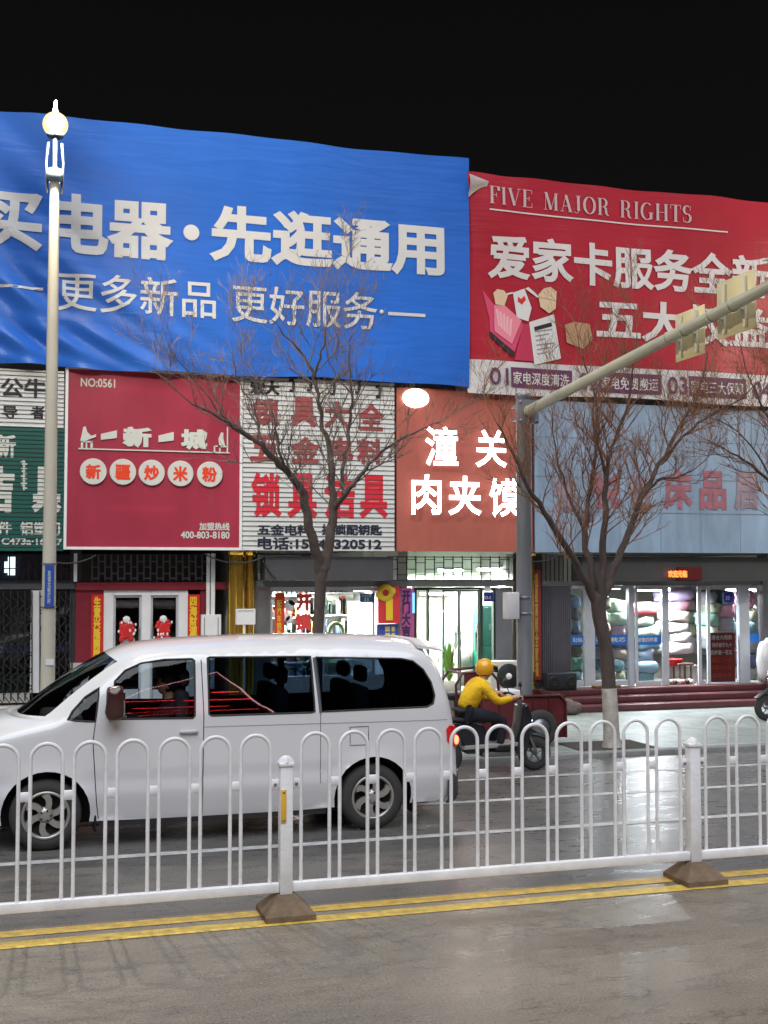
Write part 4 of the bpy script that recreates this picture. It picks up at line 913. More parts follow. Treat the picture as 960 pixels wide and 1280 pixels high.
# ================================================================== STREET FURNITURE
def street_lamp():
    b = at(60.5, 870, 16.2); x = b.x-.012; Y = 16.2; g = at(62, 155, Y); zt = g.z
    t = thing('street_lamp', 'tall pale street lamp with glowing round head in front of the blue banner', 'street lamp', (x, Y, PAVE))
    m = mat('lamp_pole_cream', (206,200,186), .4, var=.08, vscale=3)
    zc = at(64, 222, Y).z
    MB().lathe([(.10,.02),(.092,1.2),(.085,3),(.075,5.5),(.062,zc-PAVE)], (x,Y,PAVE), 'z', 20).build('pole', m, t)
    MB().lathe([(.24,0),(.24,.03),(.15,.05),(.13,.35),(.1,.42)], (x,Y,PAVE), 'z', 20).build('base', m, t)
    MB().lathe([(.07,0),(.11,.02),(.11,.16),(.07,.18)], (x,Y,zc-.06), 'z', 16).build('collar', mat('collar_blue_grey', (110,130,150), .5, .3), t)
    mb = MB()
    for s in (-1, 1): mb.tube([(x+s*.09,Y,zc-.22),(x+s*.11,Y,zc+.2),(x+s*.085,Y,zt-.25)], .018, 6)
    mb.tube([(x,Y,zc),(x,Y,zt-.16)], .03, 8); mb.build('bracket', mat('lamp_bracket_grey', (46,52,62), .6), t)
    MB().lathe([(0,-.16),(.1,-.17),(.12,-.13),(.08,-.11)], (x,Y,zt), 'z', 16).build('lamp_seat', mat('lamp_bracket_grey', (46,52,62), .6), t)
    gb = MB(); gb.ball((x,Y,zt), .165, sub=3); gb.build('globe', glow('sodium_globe', (255,236,150), 1.35, (24,20,12)), t)
    MB().lathe([(0,.150),(.05,.155),(.03,.2),(.02,.32),(0,.34)], (x,Y,zt), 'z', 12).build('finial', m, t)
    pl = at(61.5, 757, Y); p0 = at(56, 706, Y); p1 = at(67, 758, Y)
    s = MB().box(p0.x, p1.x, Y-.115, Y-.10, p1.z, p0.z).build('blue_plate', mat('plate_blue2', (40,80,170), .45), t)
    text('友谊北街灯杆', 59.5, 713, 63.5, 755, Y-.117, M_sw, s, bold=.02, vertical=True)
    for zz in (p1.z-.02, p0.z): MB().lathe([(.1,0),(.1,.02)], (x,Y,zz), 'z', 16).build('band', M_steel, t)
    v = at(62, 827, Y); MB().box(v.x-.05, v.x+.05, Y-.10, Y-.094, v.z-.04, v.z+.04).build('number_sticker', M_white, t)
    ld = bpy.data.lights.new('lamp_light', 'POINT'); ld.energy = 1350; ld.color = (1.0,.88,.68); ld.shadow_soft_size = .14
    lo = bpy.data.objects.new('lamp_light', ld); COL.objects.link(lo); lo.parent = t; lo.location = (0, -.32, zt-PAVE)
    return t
lamp = street_lamp()
for dx, lb in ((-19.0, 'street lamp of the same row further down the road to the left'), (19.0, 'street lamp of the same row further along the road to the right')):
    c = copy_tree(lamp); c.location.x += dx; c['label'] = lb; c['group'] = 'street lamps along the far kerb'
lamp['group'] = 'street lamps along the far kerb'

def traffic_pole():
    Y = 16.8; b = at(661, 915, Y); x = at(655, 700, Y).x
    m = mat('galvanised_grey', (146,150,158), .45, .35, var=.2, vscale=4, stretch=(3,3,.4)); ma = mat('arm_lamplit', (190,190,172), .5, .1, var=.15)  # arm colour lightened and warmed to carry the lamplight on it
    t = thing('traffic_pole', 'grey steel traffic pole with a long arm reaching over the road', 'traffic pole', (x, Y, PAVE))
    zt = at(652, 492, Y).z
    MB().lathe([(.125,.02),(.118,2),(.108,zt-PAVE-.06),(.118,zt-PAVE-.05),(.118,zt-PAVE),(0,zt-PAVE+.02)], (x,Y,PAVE), 'z', 12).build('pole', m, t)
    MB().lathe([(.28,0),(.28,.03),(.16,.035)], (x,Y,PAVE), 'z', 12).build('base_flange', m, t)
    a0 = Vector((x, Y-.12, 5.02)); a1 = Vector((x, 9.3, 5.62))
    MB().tube([a0.lerp(a1, i/6) for i in range(7)], [.080-.003*i for i in range(7)], 14).build('arm', ma, t)
    mb = MB(); mb.box(x-.17, x+.17, Y-.2, Y-.145, 4.84, 5.2); mb.box(x-.15, x+.15, Y-.14, Y+.14, 4.9, 4.94); mb.box(x-.15, x+.15, Y-.14, Y+.14, 5.1, 5.14)
    for zz in (4.88, 5.16):
        for xx in (-.13, .13): mb.lathe([(0,-.03),(.02,-.03),(.02,0)], (x+xx,Y-.2,zz), 'y', 8)
    mb.build('arm_flange', m, t)
    cb = at(647, 757, Y); bb = MB().rbox(x-.33, x-.13, Y-.13, Y+.06, cb.z-.2, cb.z+.2, .012).build('control_box', M_white, t)
    for z in (cb.z-.12, cb.z+.12): MB().lathe([(.123,-.02),(.128,-.015),(.128,.015),(.123,.02)], (x,Y,z), 'z', 16).build('band', M_steel, t)
    # two road signs seen from behind
    msb = mat('sign_back_lamplit', (226,212,168), .5, .1, var=.12)  # plate backs tinted bright and warm, lamplight put into the colour
    for k, (ua, va, ub, vb) in enumerate((((839.5,424),(874,406),0,0), ((892,393),(940,374),0,0))):
        pass
    for k, (y1, y0, zb, zt2, lb) in enumerate(((12.62,11.98,5.10,5.67,'smaller road sign seen from behind, first on the traffic arm'), (11.72,10.98,5.20,5.84,'larger road sign seen from behind, second on the traffic arm'))):
        s = thing('road_sign', lb, 'road sign', (x+.16, (y0+y1)/2, zb), 'road signs on the traffic arm')
        MB().rbox(x+.165, x+.175, y0, y1, zb, zt2, .004, 1).build('plate', msb, s)
        mb = MB()
        for f in (.24, .78):
            yy = y0+(y1-y0)*f; MB().box(x+.137, x+.163, yy-.022, yy+.022, zb+.04, zt2-.04).build('rail', mat('sign_rail', (226,220,196), .35, .3), s)
        for f in (.24, .78):
            mb = MB(); yy = y0+(y1-y0)*f; zz = 5.02+(16.68-yy)/(16.68-9.3)*.6
            mb.lathe([(.066,-.015),(.078,-.015),(.078,.015),(.066,.015)], (x,yy,zz), 'y', 14); mb.box(x+.07,x+.136,yy-.018,yy+.018,zz-.04,zz+.04)
            mb.build('clamp', ma, s)
    s = thing('camera', 'white traffic camera on the arm at the right edge of the picture', 'camera', (x, 10.2, 5.6))
    MB().rbox(x-.06, x+.06, 9.98, 10.42, 5.66, 5.77, .03).build('housing', M_white, s)
    MB().rbox(x-.08, x+.08, 9.95, 10.5, 5.775, 5.787, .005).build('sun_shield', M_white, s)
    MB().box(x-.03, x+.03, 10.17, 10.23, 5.58, 5.66).build('bracket', M_steel, s)
    MB().lathe([(0,-.02),(.045,-.02),(.05,0)], (x,9.98,5.715), 'y', 16).build('lens', M_black, s)
traffic_pole()

# ------------------------------------------------------------------ road fence
FY = 9.08
x_l, x_r = at(357, 1000, FY).x, at(866.5, 1000, FY).x
PW = x_r-x_l
M_fence = mat('fence_white', (242,242,246), .4, var=.16, vscale=5, bump=.15, bscale=30)
zc, zr0, zr1 = .985, .172, .245; ztop = 1.36; lr = .112; tr = .0145
fp = thing('road_fence', 'white panel of looped bars', 'fence', (x_l, FY, 0), 'white looped fence panels along the road')
pitch = (PW-.16)/11
for i in range(11):
    xc = x_l+.08+pitch*(i+.5); pts = [(xc-lr,FY,zr1-.004)]+[(xc-lr,FY,.7)]+[(xc-lr*math.cos(PI*k/14),FY,ztop-lr+lr*math.sin(PI*k/14)) for k in range(15)]+[(xc+lr,FY,.7),(xc+lr,FY,zr1-.004)]
    MB().tube(pts, tr, 10, False).build('loop_bar', M_fence, fp)
    xa = xc+lr+tr-.003; xb = xc+pitch-lr-tr+.003
    if i < 10: MB().rbox(xa, xb, FY-.008, FY+.008, zc-.035, zc+.035, .003, 1).build('link_plate', M_fence, fp)
for s, xa in ((-1, x_l+.055), (1, x_r-.055)):
    xe = x_l+.08+pitch*.5-lr-tr+.003 if s < 0 else x_r-.08-pitch*.5+lr+tr-.003
    lp = MB().rbox(min(xa,xe), max(xa,xe), FY-.006, FY+.006, zc-.04, zc+.04, .003, 1).build('end_bracket', M_fence, fp)
    MB().lathe([(0,-.012),(.012,-.012),(.012,0)], ((xa+xe)/2, FY-.006, zc), 'y', 10).build('bolt', M_steel, lp)
MB().rbox(x_l+.05, x_r-.05, FY-.03, FY+.03, zr0, zr1, .006).build('bottom_rail', M_fence, fp)
po = thing('fence_post', 'white square fence post on a weathered wedge foot', 'fence post', (x_l, FY, 0), 'white fence posts')
MB().rbox(x_l-.048, x_l+.048, FY-.048, FY+.048, .12, 1.12, .006).build('post', M_fence, po)
bm = bmesh.new(); bmesh.ops.create_uvsphere(bm, u_segments=16, v_segments=8, radius=1)
cp = MB(); cp.rbox(x_l-.058, x_l+.058, FY-.058, FY+.058, 1.121, 1.15, .006); cp.lathe([(.066,0),(.05,.025),(.03,.042),(0,.05)], (x_l,FY,1.151), 'z', 4, False); cp.build('cap', M_fence, po); bm.free()
mb = MB(); a = .19; b_ = .07
q = [(-a,-a*1.05),(a,-a*1.05),(a,a*1.05),(-a,a*1.05)]; r_ = [(-b_,-b_),(b_,-b_),(b_,b_),(-b_,b_)]
vs = [(x_l+x,FY+y-.02,.006) for x,y in q]+[(x_l+x,FY+y-.02,.045) for x,y in q]+[(x_l+x,FY+y,.165) for x,y in r_]
mb.add(vs, [(0,3,2,1)]+[(i,(i+1)%4,(i+1)%4+4,i+4) for i in range(4)]+[(i+4,(i+1)%4+4,(i+1)%4+8,i+8) for i in range(4)]+[(8,9,10,11)])
base = mb.build('foot', mat('foot_concrete', (124,104,84), .85, var=.4, vscale=7, bump=.6, bscale=25), po)
refl = MB().rbox(x_l-.047, x_l-.005, FY-.056, FY-.0485, .70, .95, .003).build('reflector', mat('reflector_yellow', (236,186,60), .35), po)
MB().lathe([(0,-.004),(.01,-.003),(.01,0)], (x_l-.025, FY-.056, .93), 'y', 8).build('screw', M_steel, refl); MB().lathe([(0,-.004),(.01,-.003),(.01,0)], (x_l-.025, FY-.056, .72), 'y', 8).build('screw', M_steel, refl)
lab_p = {-1:'white looped fence panel left of the post with the yellow reflector', 0:'white looped fence panel in the middle, between the two white posts', 1:'white looped fence panel at the right edge, right of the plain post'}
fp['label'] = lab_p[0]
for k in (-1, 1): c = copy_tree(fp); c.location.x += k*PW; c['label'] = lab_p[k]
po['label'] = 'white fence post carrying a yellow reflector strip, in front of the van'
c = copy_tree(po); c.location.x += PW; c['label'] = 'plain white fence post without reflector, right of the scooter'
for ch in list(c.children):
    if ch.name.startswith('reflector'):
        for g in list(ch.children): bpy.data.objects.remove(g)
        bpy.data.objects.remove(ch)
c2 = copy_tree(c); c2.location.x += PW; c2['label'] = 'white fence post just beyond the right edge'
c3 = copy_tree(c); c3.location.x -= 2*PW; c3['label'] = 'white fence post just beyond the left edge'

# ================================================================== VAN
def catmull(pts, n=5, closed=False):
    out = []; k = len(pts)
    for i in range(k-1):
        p0, p1, p2, p3 = (Vector(pts[max(i-1,0)]), Vector(pts[i]), Vector(pts[i+1]), Vector(pts[min(i+2,k-1)]))
        for j in range(n):
            t = j/n; out.append(.5*((2*p1)+(-p0+p2)*t+(2*p0-5*p1+4*p2-p3)*t*t+(-p0+3*p1-3*p2+p3)*t**3))
    out.append(Vector(pts[-1])); return out
def van():
    YN = 11.72; HW = .92; YC = YN+HW
    t = thing('van', 'white minivan with dark rear windows driving left behind the fence', 'van', (1.9, YC, 0))
    top = [(-.60,.27),(-.66,.42),(-.665,.62),(-.63,.80),(-.54,.94),(-.36,1.04),(-.1,1.12),(.18,1.185),(.36,1.235),(.56,1.40),(.76,1.565),(.95,1.70),(1.14,1.785),(1.45,1.825),(2.0,1.85),(2.7,1.862),(3.4,1.852),(3.9,1.81),(4.08,1.74),(4.18,1.60),(4.245,1.42),(4.30,1.18),(4.345,.92),(4.37,.62),(4.37,.42),(4.33,.30)]
    T = catmull(top, 4)
    wr = .33; FX, RX = .25, 3.43; ar, zc_ = .405, .335
    def arch(cx, n=18):
        a0 = math.asin((.25-zc_)/ar); return [Vector((cx+ar*math.cos(a0+(PI-2*a0)*i/n), zc_+ar*math.sin(a0+(PI-2*a0)*i/n))) for i in range(n+1)]
    bot = [Vector((4.1,.25))]+arch(RX)+[Vector((2.6,.235)),Vector((1.9,.235)),Vector((1.2,.24))]+arch(FX)+[Vector((-.35,.25))]
    outline = list(T)+bot
    toppts = [p for p in T if p.y > .36]
    def ed(x, z):
        best = 9
        for i in range(len(toppts)-1):
            a, b = toppts[i], toppts[i+1]; d = b-a; L = d.length_squared
            k = max(0, min(1, ((x-a.x)*d.x+(z-a.y)*d.y)/L)); q = math.hypot(x-a.x-d.x*k, z-a.y-d.y*k); best = min(best, q)
        return best
    def hw(x, z):
        w_ = HW-.01-.135*max(0, (z-1.2)/.6)**1.25-.05*max(0, (.55-z)/.3)**1.5
        w_ -= .012*math.exp(-((z-.62)/.05)**2)                       # crease along the flank
        w_ -= .16*max(0, (.25-x)/.9)**2+.05*max(0, (x-3.9)/.45)**2
        for cx in (FX, RX):                                         # flared arch lips
            d = math.hypot(x-cx, z-zc_)-ar
            if d < .09: w_ += .014*(1-max(0,d)/.09)
        r = .11; d = min(ed(x, z), r)
        return w_-r*.9*(1-math.sqrt(max(0, 1-(1-d/r)**2)))
    def W(pts): return [Vector((at(u,v,11.86).x, at(u,v,11.86).z)) for u,v in pts]
    wins = {'quarter': W([(84,898.5),(90,888),(106,871),(124,859),(118.5,900.5)]),
            'front': W([(139,897),(141,866),(143,851),(156,838),(176,829),(205,824.5),(240,823.5),(243,826),(241.5,893),(239,896)]),
            'middle': W([(259,823),(262,821.5),(388,820.5),(390,888),(386,889),(262,893),(259,891)]),
            'rear': W([(394.5,821.5),(500,823),(515,826),(527,836),(536,852),(539.5,868),(537,878),(529,882),(398,888)])}
    def side(sgn, holes, nm='body'):
        pts = list(outline); edges = [(i, (i+1) % len(outline)) for i in range(len(outline))]; hs = []
        for h in holes:
            o = len(pts); n = len(h); sub = []
            for i in range(n):
                a, b = h[i], h[(i+1)%n]; k = max(1, int((b-a).length/.06))
                sub += [a.lerp(b, j/k) for j in range(k)]
            pts += sub; edges += [(o+i, o+(i+1)%len(sub)) for i in range(len(sub))]; hs.append(sub)
        def inside(p, poly):
            c = False; n = len(poly)
            for i in range(n):
                a, b = poly[i], poly[(i+1)%n]
                if (a.y > p.y) != (b.y > p.y) and p.x < (b.x-a.x)*(p.y-a.y)/(b.y-a.y)+a.x: c = not c
            return c
        for ofs in (.012, .03, .055, .085, .12):
            for i in range(1, len(T)-1):
                d = T[i+1]-T[i-1]; nrm = Vector((d.y, -d.x)).normalized(); p = T[i]+nrm*ofs
                if p.y > .4 and inside(p, outline) and not any(inside(p, h) for h in hs) and ed(p.x, p.y) > ofs*.85: pts.append(p)
        x = -.6
        while x < 4.36:
            z = .26
            while z < 1.85:
                p = Vector((x+.003*math.sin(z*50), z))
                if inside(p, outline) and ed(x, z) > .14 and not any(inside(p, h) for h in hs): pts.append(p)
                z += .055
            x += .065
        vo, eo, fo, *_ = delaunay_2d_cdt(pts, edges, [], 0, 1e-5)
        vs = []; 
        for p in vo: vs.append((p.x, YC-sgn*hw(p.x, p.y), p.y))
        fs = []
        for f in fo:
            c = sum((vo[i] for i in f), Vector((0,0)))/len(f)
            if inside(c, outline) and not any(inside(c, h) for h in hs):
                a, b, c2 = (vo[i] for i in f[:3]); cr = (b.x-a.x)*(c2.y-a.y)-(b.y-a.y)*(c2.x-a.x)
                f = tuple(f) if cr > 0 else tuple(f)[::-1]           # ccw in xz faces -Y
                fs.append(f if sgn > 0 else f[::-1])
        return vs, fs
    # paint: white outside, dark trim on the inner face
    m = bpy.data.materials.new('van_paint'); m.use_nodes = True; nt = m.node_tree; N = nt.nodes; L = nt.links; p = N['Principled BSDF']
    geo = N.new('ShaderNodeNewGeometry'); mx = N.new('ShaderNodeMix'); mx.data_type = 'RGBA'; mx.inputs['A'].default_value = lin((226,226,230)); mx.inputs['B'].default_value = lin((64,70,82))
    L.new(geo.outputs['Backfacing'], mx.inputs['Factor'])
    tc = N.new('ShaderNodeTexCoord'); nz = N.new('ShaderNodeTexNoise'); nz.inputs['Scale'].default_value = 1.3; nz.inputs['Detail'].default_value = 6; L.new(tc.outputs['Object'], nz.inputs['Vector'])
    sp = N.new('ShaderNodeSeparateXYZ'); L.new(tc.outputs['Object'], sp.inputs[0])
    gr = N.new('ShaderNodeMapRange'); gr.inputs[1].default_value = .22; gr.inputs[2].default_value = .75; gr.inputs[3].default_value = .26; gr.inputs[4].default_value = 0; L.new(sp.outputs['Z'], gr.inputs[0])
    ng = N.new('ShaderNodeMath'); ng.operation = 'MULTIPLY'; L.new(gr.outputs[0], ng.inputs[0]); L.new(nz.outputs[0], ng.inputs[1])   # road film low on the flank
    m2 = N.new('ShaderNodeMix'); m2.data_type = 'RGBA'; m2.inputs['B'].default_value = lin((120,112,104)); L.new(ng.outputs[0], m2.inputs['Factor']); L.new(mx.outputs['Result'], m2.inputs['A'])
    L.new(m2.outputs['Result'], p.inputs['Base Color']); p.inputs['Roughness'].default_value = .32; p.inputs['Coat Weight'].default_value = 1.0; p.inputs['Coat Roughness'].default_value = .06
    MP = m
    mb = MB()
    for sgn in (1, -1):
        vs, fs = side(sgn, list(wins.values())); mb.add(vs, fs, True)
    # cross strips front -> roof -> tail
    bk = [(-.14,0),(-.15,0),(-.15,0),(-.15,0),(-.16,.02),(-.19,.04),(-.25,.045),(-.33,.03),(-.38,-.02),(-.30,.03),(-.20,.065),(-.12,.08),(-.05,.085),(0,.085),(0,.085),(0,.08),(0,.08),(.01,.085),(.03,.08),(.05,.04),(.06,.02),(.06,0),(.06,0),(.06,0),(.06,0),(.05,0)]
    BK = catmull(bk, 4)
    ny = 14; rows = []
    for i in range(len(T)):
        p = T[i]; a = T[max(i-1,0)]; b = T[min(i+1,len(T)-1)]; d = (b-a).normalized(); nrm = Vector((-d.y, d.x)); h = hw(p.x, p.y) if p.y > .36 else hw(p.x, p.y)
        rows.append([Vector((p.x+BK[i].x*(1-abs(s)**2.6), YC+s*h, p.y+BK[i].y*(1-abs(s)**2.6))) for s in [-1+2*j/ny for j in range(ny+1)]])
    strip = {'body': [], 'ws': [], 'rw': []}
    for i in range(len(T)-1):
        mx_ = (T[i]+T[i+1])/2
        for j in range(ny):
            k = 'body'
            if .37 < mx_.x < .94 and mx_.y < 1.72 and mx_.y > 1.2 and 0 < j < ny-1: k = 'ws'
            if mx_.x > 4.1 and 1.16 < mx_.y < 1.66 and 0 < j < ny-1: k = 'rw'
            strip[k].append((i, j))
    flatv = [q for r in rows for q in r]
    def sf(key): return [(i*(ny+1)+j, (i+1)*(ny+1)+j, (i+1)*(ny+1)+j+1, i*(ny+1)+j+1) for i, j in strip[key]]
    mb.add(flatv, sf('body'), True)
    body = mb.build('body', MP, t, True)
    bm = bmesh.new(); bm.from_mesh(body.data); bmesh.ops.remove_doubles(bm, verts=bm.verts[:], dist=.002); bmesh.ops.delete(bm, geom=[q for q in bm.verts if not q.link_faces], context='VERTS')
    bm.normal_update(); bm.to_mesh(body.data); bm.free()
    # orientation check: flank must face -Y
    fl = [f for f in body.data.polygons if abs(f.normal.y) > .9 and f.center.y < -.5]
    if fl and sum(f.normal.y for f in fl) > 0: body.data.flip_normals()
    for key, nm, gm in (('ws','windscreen',M_tint2), ('rw','rear_window',M_tint)):
        g = MB(); g.add(flatv, sf(key), True); g = g.build(nm, gm, t, True)
        bm = bmesh.new(); bm.from_mesh(g.data); bmesh.ops.delete(bm, geom=[q for q in bm.verts if not q.link_faces], context='VERTS'); bmesh.ops.recalc_face_normals(bm, faces=bm.faces[:]); bm.to_mesh(g.data); bm.free()
    # side windows follow the curved flank, black rubber frame round each
    for k, h in wins.items():
        for sgn in (1, -1):
            gm = M_tint2 if k in ('quarter','front') else M_tint
            pts = []; n = len(h)
            for i in range(n):
                a, b = h[i], h[(i+1)%n]; kk = max(1, int((b-a).length/.06)); pts += [a.lerp(b, j/kk) for j in range(kk)]
            x0_, x1_ = min(q.x for q in pts), max(q.x for q in pts); z0_, z1_ = min(q.y for q in pts), max(q.y for q in pts); P2_ = list(pts); n = len(pts)
            def ins(p):
                c = False
                for i in range(n):
                    a, b = pts[i], pts[(i+1)%n]
                    if (a.y > p.y) != (b.y > p.y) and p.x < (b.x-a.x)*(p.y-a.y)/(b.y-a.y)+a.x: c = not c
                return c and min((p-q).length for q in pts) > .02
            nx, nz = max(2, int((x1_-x0_)/.06)), max(2, int((z1_-z0_)/.045))
            P2_ += [p for p in (Vector((x0_+(x1_-x0_)*a/nx, z0_+(z1_-z0_)*b/nz)) for a in range(1, nx) for b in range(1, nz)) if ins(p)]
            vo, eo, fo, *_ = delaunay_2d_cdt(P2_, [(i, (i+1)%n) for i in range(n)], [], 1, 1e-5)
            vs = [(q.x, YC-sgn*(hw(q.x, q.y)-.012), q.y) for q in vo]; fs = []
            for f in fo:
                a, b, c2 = (vo[i] for i in f[:3]); cr = (b.x-a.x)*(c2.y-a.y)-(b.y-a.y)*(c2.x-a.x)
                f = tuple(f) if cr > 0 else tuple(f)[::-1]; fs.append(f if sgn > 0 else f[::-1])
            g = MB(); g.add(vs, fs, True); g = g.build('side_window', gm, t, True)
            rb = MB(); ring = [Vector((q.x, YC-sgn*(hw(q.x, q.y)-.004), q.y)) for q in pts]
            rb.tube(ring+[ring[0], ring[1]], .010, 6, False); rb.build('window_seal', M_rubber, g)
    # black divider between the two rear side windows
    d = at(392, 822, 11.86); e = at(397, 889, 11.86)
    for sgn in (1, -1):
        mb = MB(); mb.tube([(d.x+(e.x-d.x)*i/6, YC-sgn*(hw(d.x+(e.x-d.x)*i/6, d.z+(e.z-d.z)*i/6)-.003), d.z+(e.z-d.z)*i/6) for i in range(7)], .016, 6); mb.build('window_divider', mat('divider_grey', (92,96,104), .5), t)
    # shut lines, fuel flap
    def line(pts, name='shut_line', r=.0045, m=None):
        mb = MB(); P = []
        for (xa, za), (xb, zb) in zip(pts[:-1], pts[1:]):
            k = max(2, int(math.hypot(xb-xa, zb-za)/.06)); P += [(xa+(xb-xa)*i/k, za+(zb-za)*i/k) for i in range(k)]
        P.append(pts[-1]); mb.tube([(x, YC-hw(x, z)-.0005, z) for x, z in P], r, 5); return mb.build(name, m or mat('gap_dark', (40,40,42), .8), t)
    line([(.69,1.17),(.67,1.0),(.69,.7),(.71,.42),(.73,.27)]); line([(1.70,1.74),(1.715,1.2),(1.71,.6),(1.71,.25)])
    line([(2.88,1.19),(2.88,.5)], r=.003); line([(1.72,1.10),(4.28,1.08)], r=.003, name='slide_rail', m=mat('rail_grey', (140,140,142), .7))  # rail drawn as a thin grey line
    f0, f1_ = at(438,909,YN), at(461,931,YN); line([(f0.x,f0.z),(f1_.x,f0.z),(f1_.x,f1_.z),(f0.x,f1_.z),(f0.x,f0.z)], 'fuel_flap', .0035)
    # handle, badge scuffs, mirror
    for (u, v) in ((236,915),(268,915)):
        if u > 250: continue
        c = at(u, v, YN-.0); mb = MB(); mb.rbox(c.x-.09, c.x+.09, YC-hw(c.x,c.z)-.028, YC-hw(c.x,c.z)+.004, c.z-.018, c.z+.018, .012); mb.build('door_handle', mat('handle_white', (186,186,190), .35, coat=.5), t)
    c = at(144, 879, 11.55)
    mr = MB(); mr.cushion(c.x-.085, c.x+.085, 11.50, 11.66, c.z-.165, c.z+.155, .55); mr = mr.build('side_mirror', mat('mirror_shell', (66,32,34), .3, coat=.6), t)  # reddish reflection put into the shell colour
    MB().rbox(c.x+.07, c.x+.092, 11.525, 11.64, c.z-.12, c.z+.11, .01).build('mirror_glass', M_chrome, mr)
    MB().tube([(c.x-.03,11.64,c.z-.12),(c.x-.06,11.86,c.z-.16)], .03, 8).build('mirror_arm', M_black, mr)
    # bumpers, sill, lamps
    mb = MB(); 
    ring = [(-.60,.27),(-.68,.42),(-.69,.56)]
    pts = []
    for s in [i/16*2-1 for i in range(17)]:
        h = .80; x = -.56-.17*(1-abs(s)**2.6)+.30*max(0,abs(s)-.85)/.15*.4; pts.append((x, YC+s*(HW-.06)))
    vs = []; 
    for z, o in ((.24,.05),(.30,0),(.50,-.01),(.56,.03)): vs += [(x+o, y, z) for x, y in pts]
    mb.add(vs, [(r*17+i, r*17+i+1, (r+1)*17+i+1, (r+1)*17+i) for r in range(3) for i in range(16)], True)
    for sgn in (1, -1):
        q = [(-.44,.24),(-.44,.56),(-.2,.57),(-.16,.50),(-.17,.26)]
        P = [(x, YC-sgn*(hw(x, z)+.006), z) for x, z in q]; mb.add(P, [(0,1,2,3,4)])
    fix_normals(mb.build('front_bumper', mat('bumper_grey', (86,88,94), .6, var=.15), t))
    mb = MB()
    for z0, z1, o in ((.25,.52,.0),):
        pts = [(4.36+.10*(1-abs(s)**3), YC+s*(HW-.05)) for s in [i/14*2-1 for i in range(15)]]
        pts = [(4.23, YC-HW+.02)]+[(4.30, YC-HW+.03)]+pts[1:-1]+[(4.30, YC+HW-.03),(4.23, YC+HW-.02)]
        n = len(pts); vs = [(x+(o2), y, z) for z, o2 in ((.23,-.03),(.28,0),(.50,.0),(.545,-.03)) for x, y in pts]
        mb.add(vs, [(r*n+i, r*n+i+1, (r+1)*n+i+1, (r+1)*n+i) for r in range(3) for i in range(n-1)], True)
    fix_normals(mb.build('rear_bumper', mat('bumper_dark', (64,66,72), .6, var=.15), t))
    for q in (YC-HW+.06, YC+HW-.10): MB().box(.74, 2.95, q, q+.04, .19, .237).build('sill', M_dark, t)
    MB().box(-.35, 4.1, YC-.66, YC+.66, .20, .62).build('underbody', mat('underbody', (20,20,22), .9), t)
    MB().box(.3, 4.05, YC-.74, YC+.74, .63, .66).build('cabin_floor', mat('cabin_floor', (40,40,44), .9), t)
    for sgn in (1, -1):
        P = [(4.335,1.00),(4.25,1.02),(4.215,.98),(4.225,.86),(4.29,.80),(4.352,.80)]
        lamp_ = MB(); vs = [(x, YC-sgn*(hw(min(x,4.30), z)+.012-.10*max(0,(x-4.25))), z) for x, z in P]+[(x+.03, YC-sgn*(hw(min(x,4.3), z)-.14), z) for x, z in P]
        n = 6; lamp_.add(vs, [tuple(range(6))]+[(i,(i+1)%n,(i+1)%n+n,i+n) for i in range(n)]); l = fix_normals(lamp_.build('tail_lamp', mat('tail_red', (150,14,20), .15, coat=1, emis=.25, ecol=(255,20,20)), t))
        bl = MB(); c = Vector((4.335, YC-sgn*(hw(4.30,.86)+.006), .865)); bl.ball(c, .03, .02, .05, 2); bl.build('lit_bulb', glow('tail_bulb', (255,90,60), 7), l)
        q = [(-.56,.86),(-.40,.95),(-.30,.97),(-.31,.88),(-.40,.79),(-.55,.75)]
        vs = [(x, YC-sgn*(hw(x, z)+.008), z) for x, z in q]; hl = MB(); hl.add(vs, [tuple(range(6))]); fix_normals(hl.build('headlight', glow('headlight_lit', (235,240,250), 1.2), t))
    # roof spoiler
    mb = MB(); n = 12
    for k in range(2):
        pass
    vs = []
    for x, z in ((4.0,1.90),(4.18,1.873),(4.31,1.835),(4.31,1.822),(4.18,1.845),(4.02,1.865)):
        vs += [(x-.05*abs(s)**2, YC+s*.70, z-.06*abs(s)**2.4) for s in [i/n*2-1 for i in range(n+1)]]
    mb.add(vs, [(r*(n+1)+i, r*(n+1)+i+1, ((r+1)%6)*(n+1)+i+1, ((r+1)%6)*(n+1)+i) for r in range(6) for i in range(n)], True)
    for e_ in (0, n): mb.add([vs[r*(n+1)+e_] for r in range(6)], [tuple(range(6))])
    fix_normals(mb.build('roof_spoiler', mat('spoiler_white', (226,226,230), .38, coat=.6), t))
    # wheels
    M_rim = mat('alloy_rim', (176,174,168), .35, .55, var=.1); M_hole = mat('wheel_dark', (30,30,32), .8)
    def wheel(cx, sgn):
        y = YC-sgn*(HW-.03); c = Vector((cx, y, wr)); s = sgn
        w_ = MB(); w_.lathe([(.20,.20*s),(.30,.21*s),(.328,.18*s),(.332,.10*s),(.328,.03*s),(.305,.004*s),(.25,-.006*s),(.222,.0),(.205,.02*s)], c, 'y', 40)
        ty = fix_normals(w_.build('wheel', M_rubber, t))
        tr_ = MB(); tr_.lathe([(.222,.001*s),(.214,-.008*s),(.200,.0),(.196,.03*s)], c, 'y', 40); tr_.lathe([(0,.058*s),(.2,.058*s)], c, 'y', 30)
        r0 = MB(); r0.lathe([(0,.06*s),(.198,.06*s),(.198,.035*s)], c, 'y', 32); fix_normals(r0.build('wheel_well', M_hole, ty))
        rim = MB(); rim.lathe([(.223,-.001*s),(.215,-.010*s),(.198,-.004*s),(.192,.035*s)], c, 'y', 40)
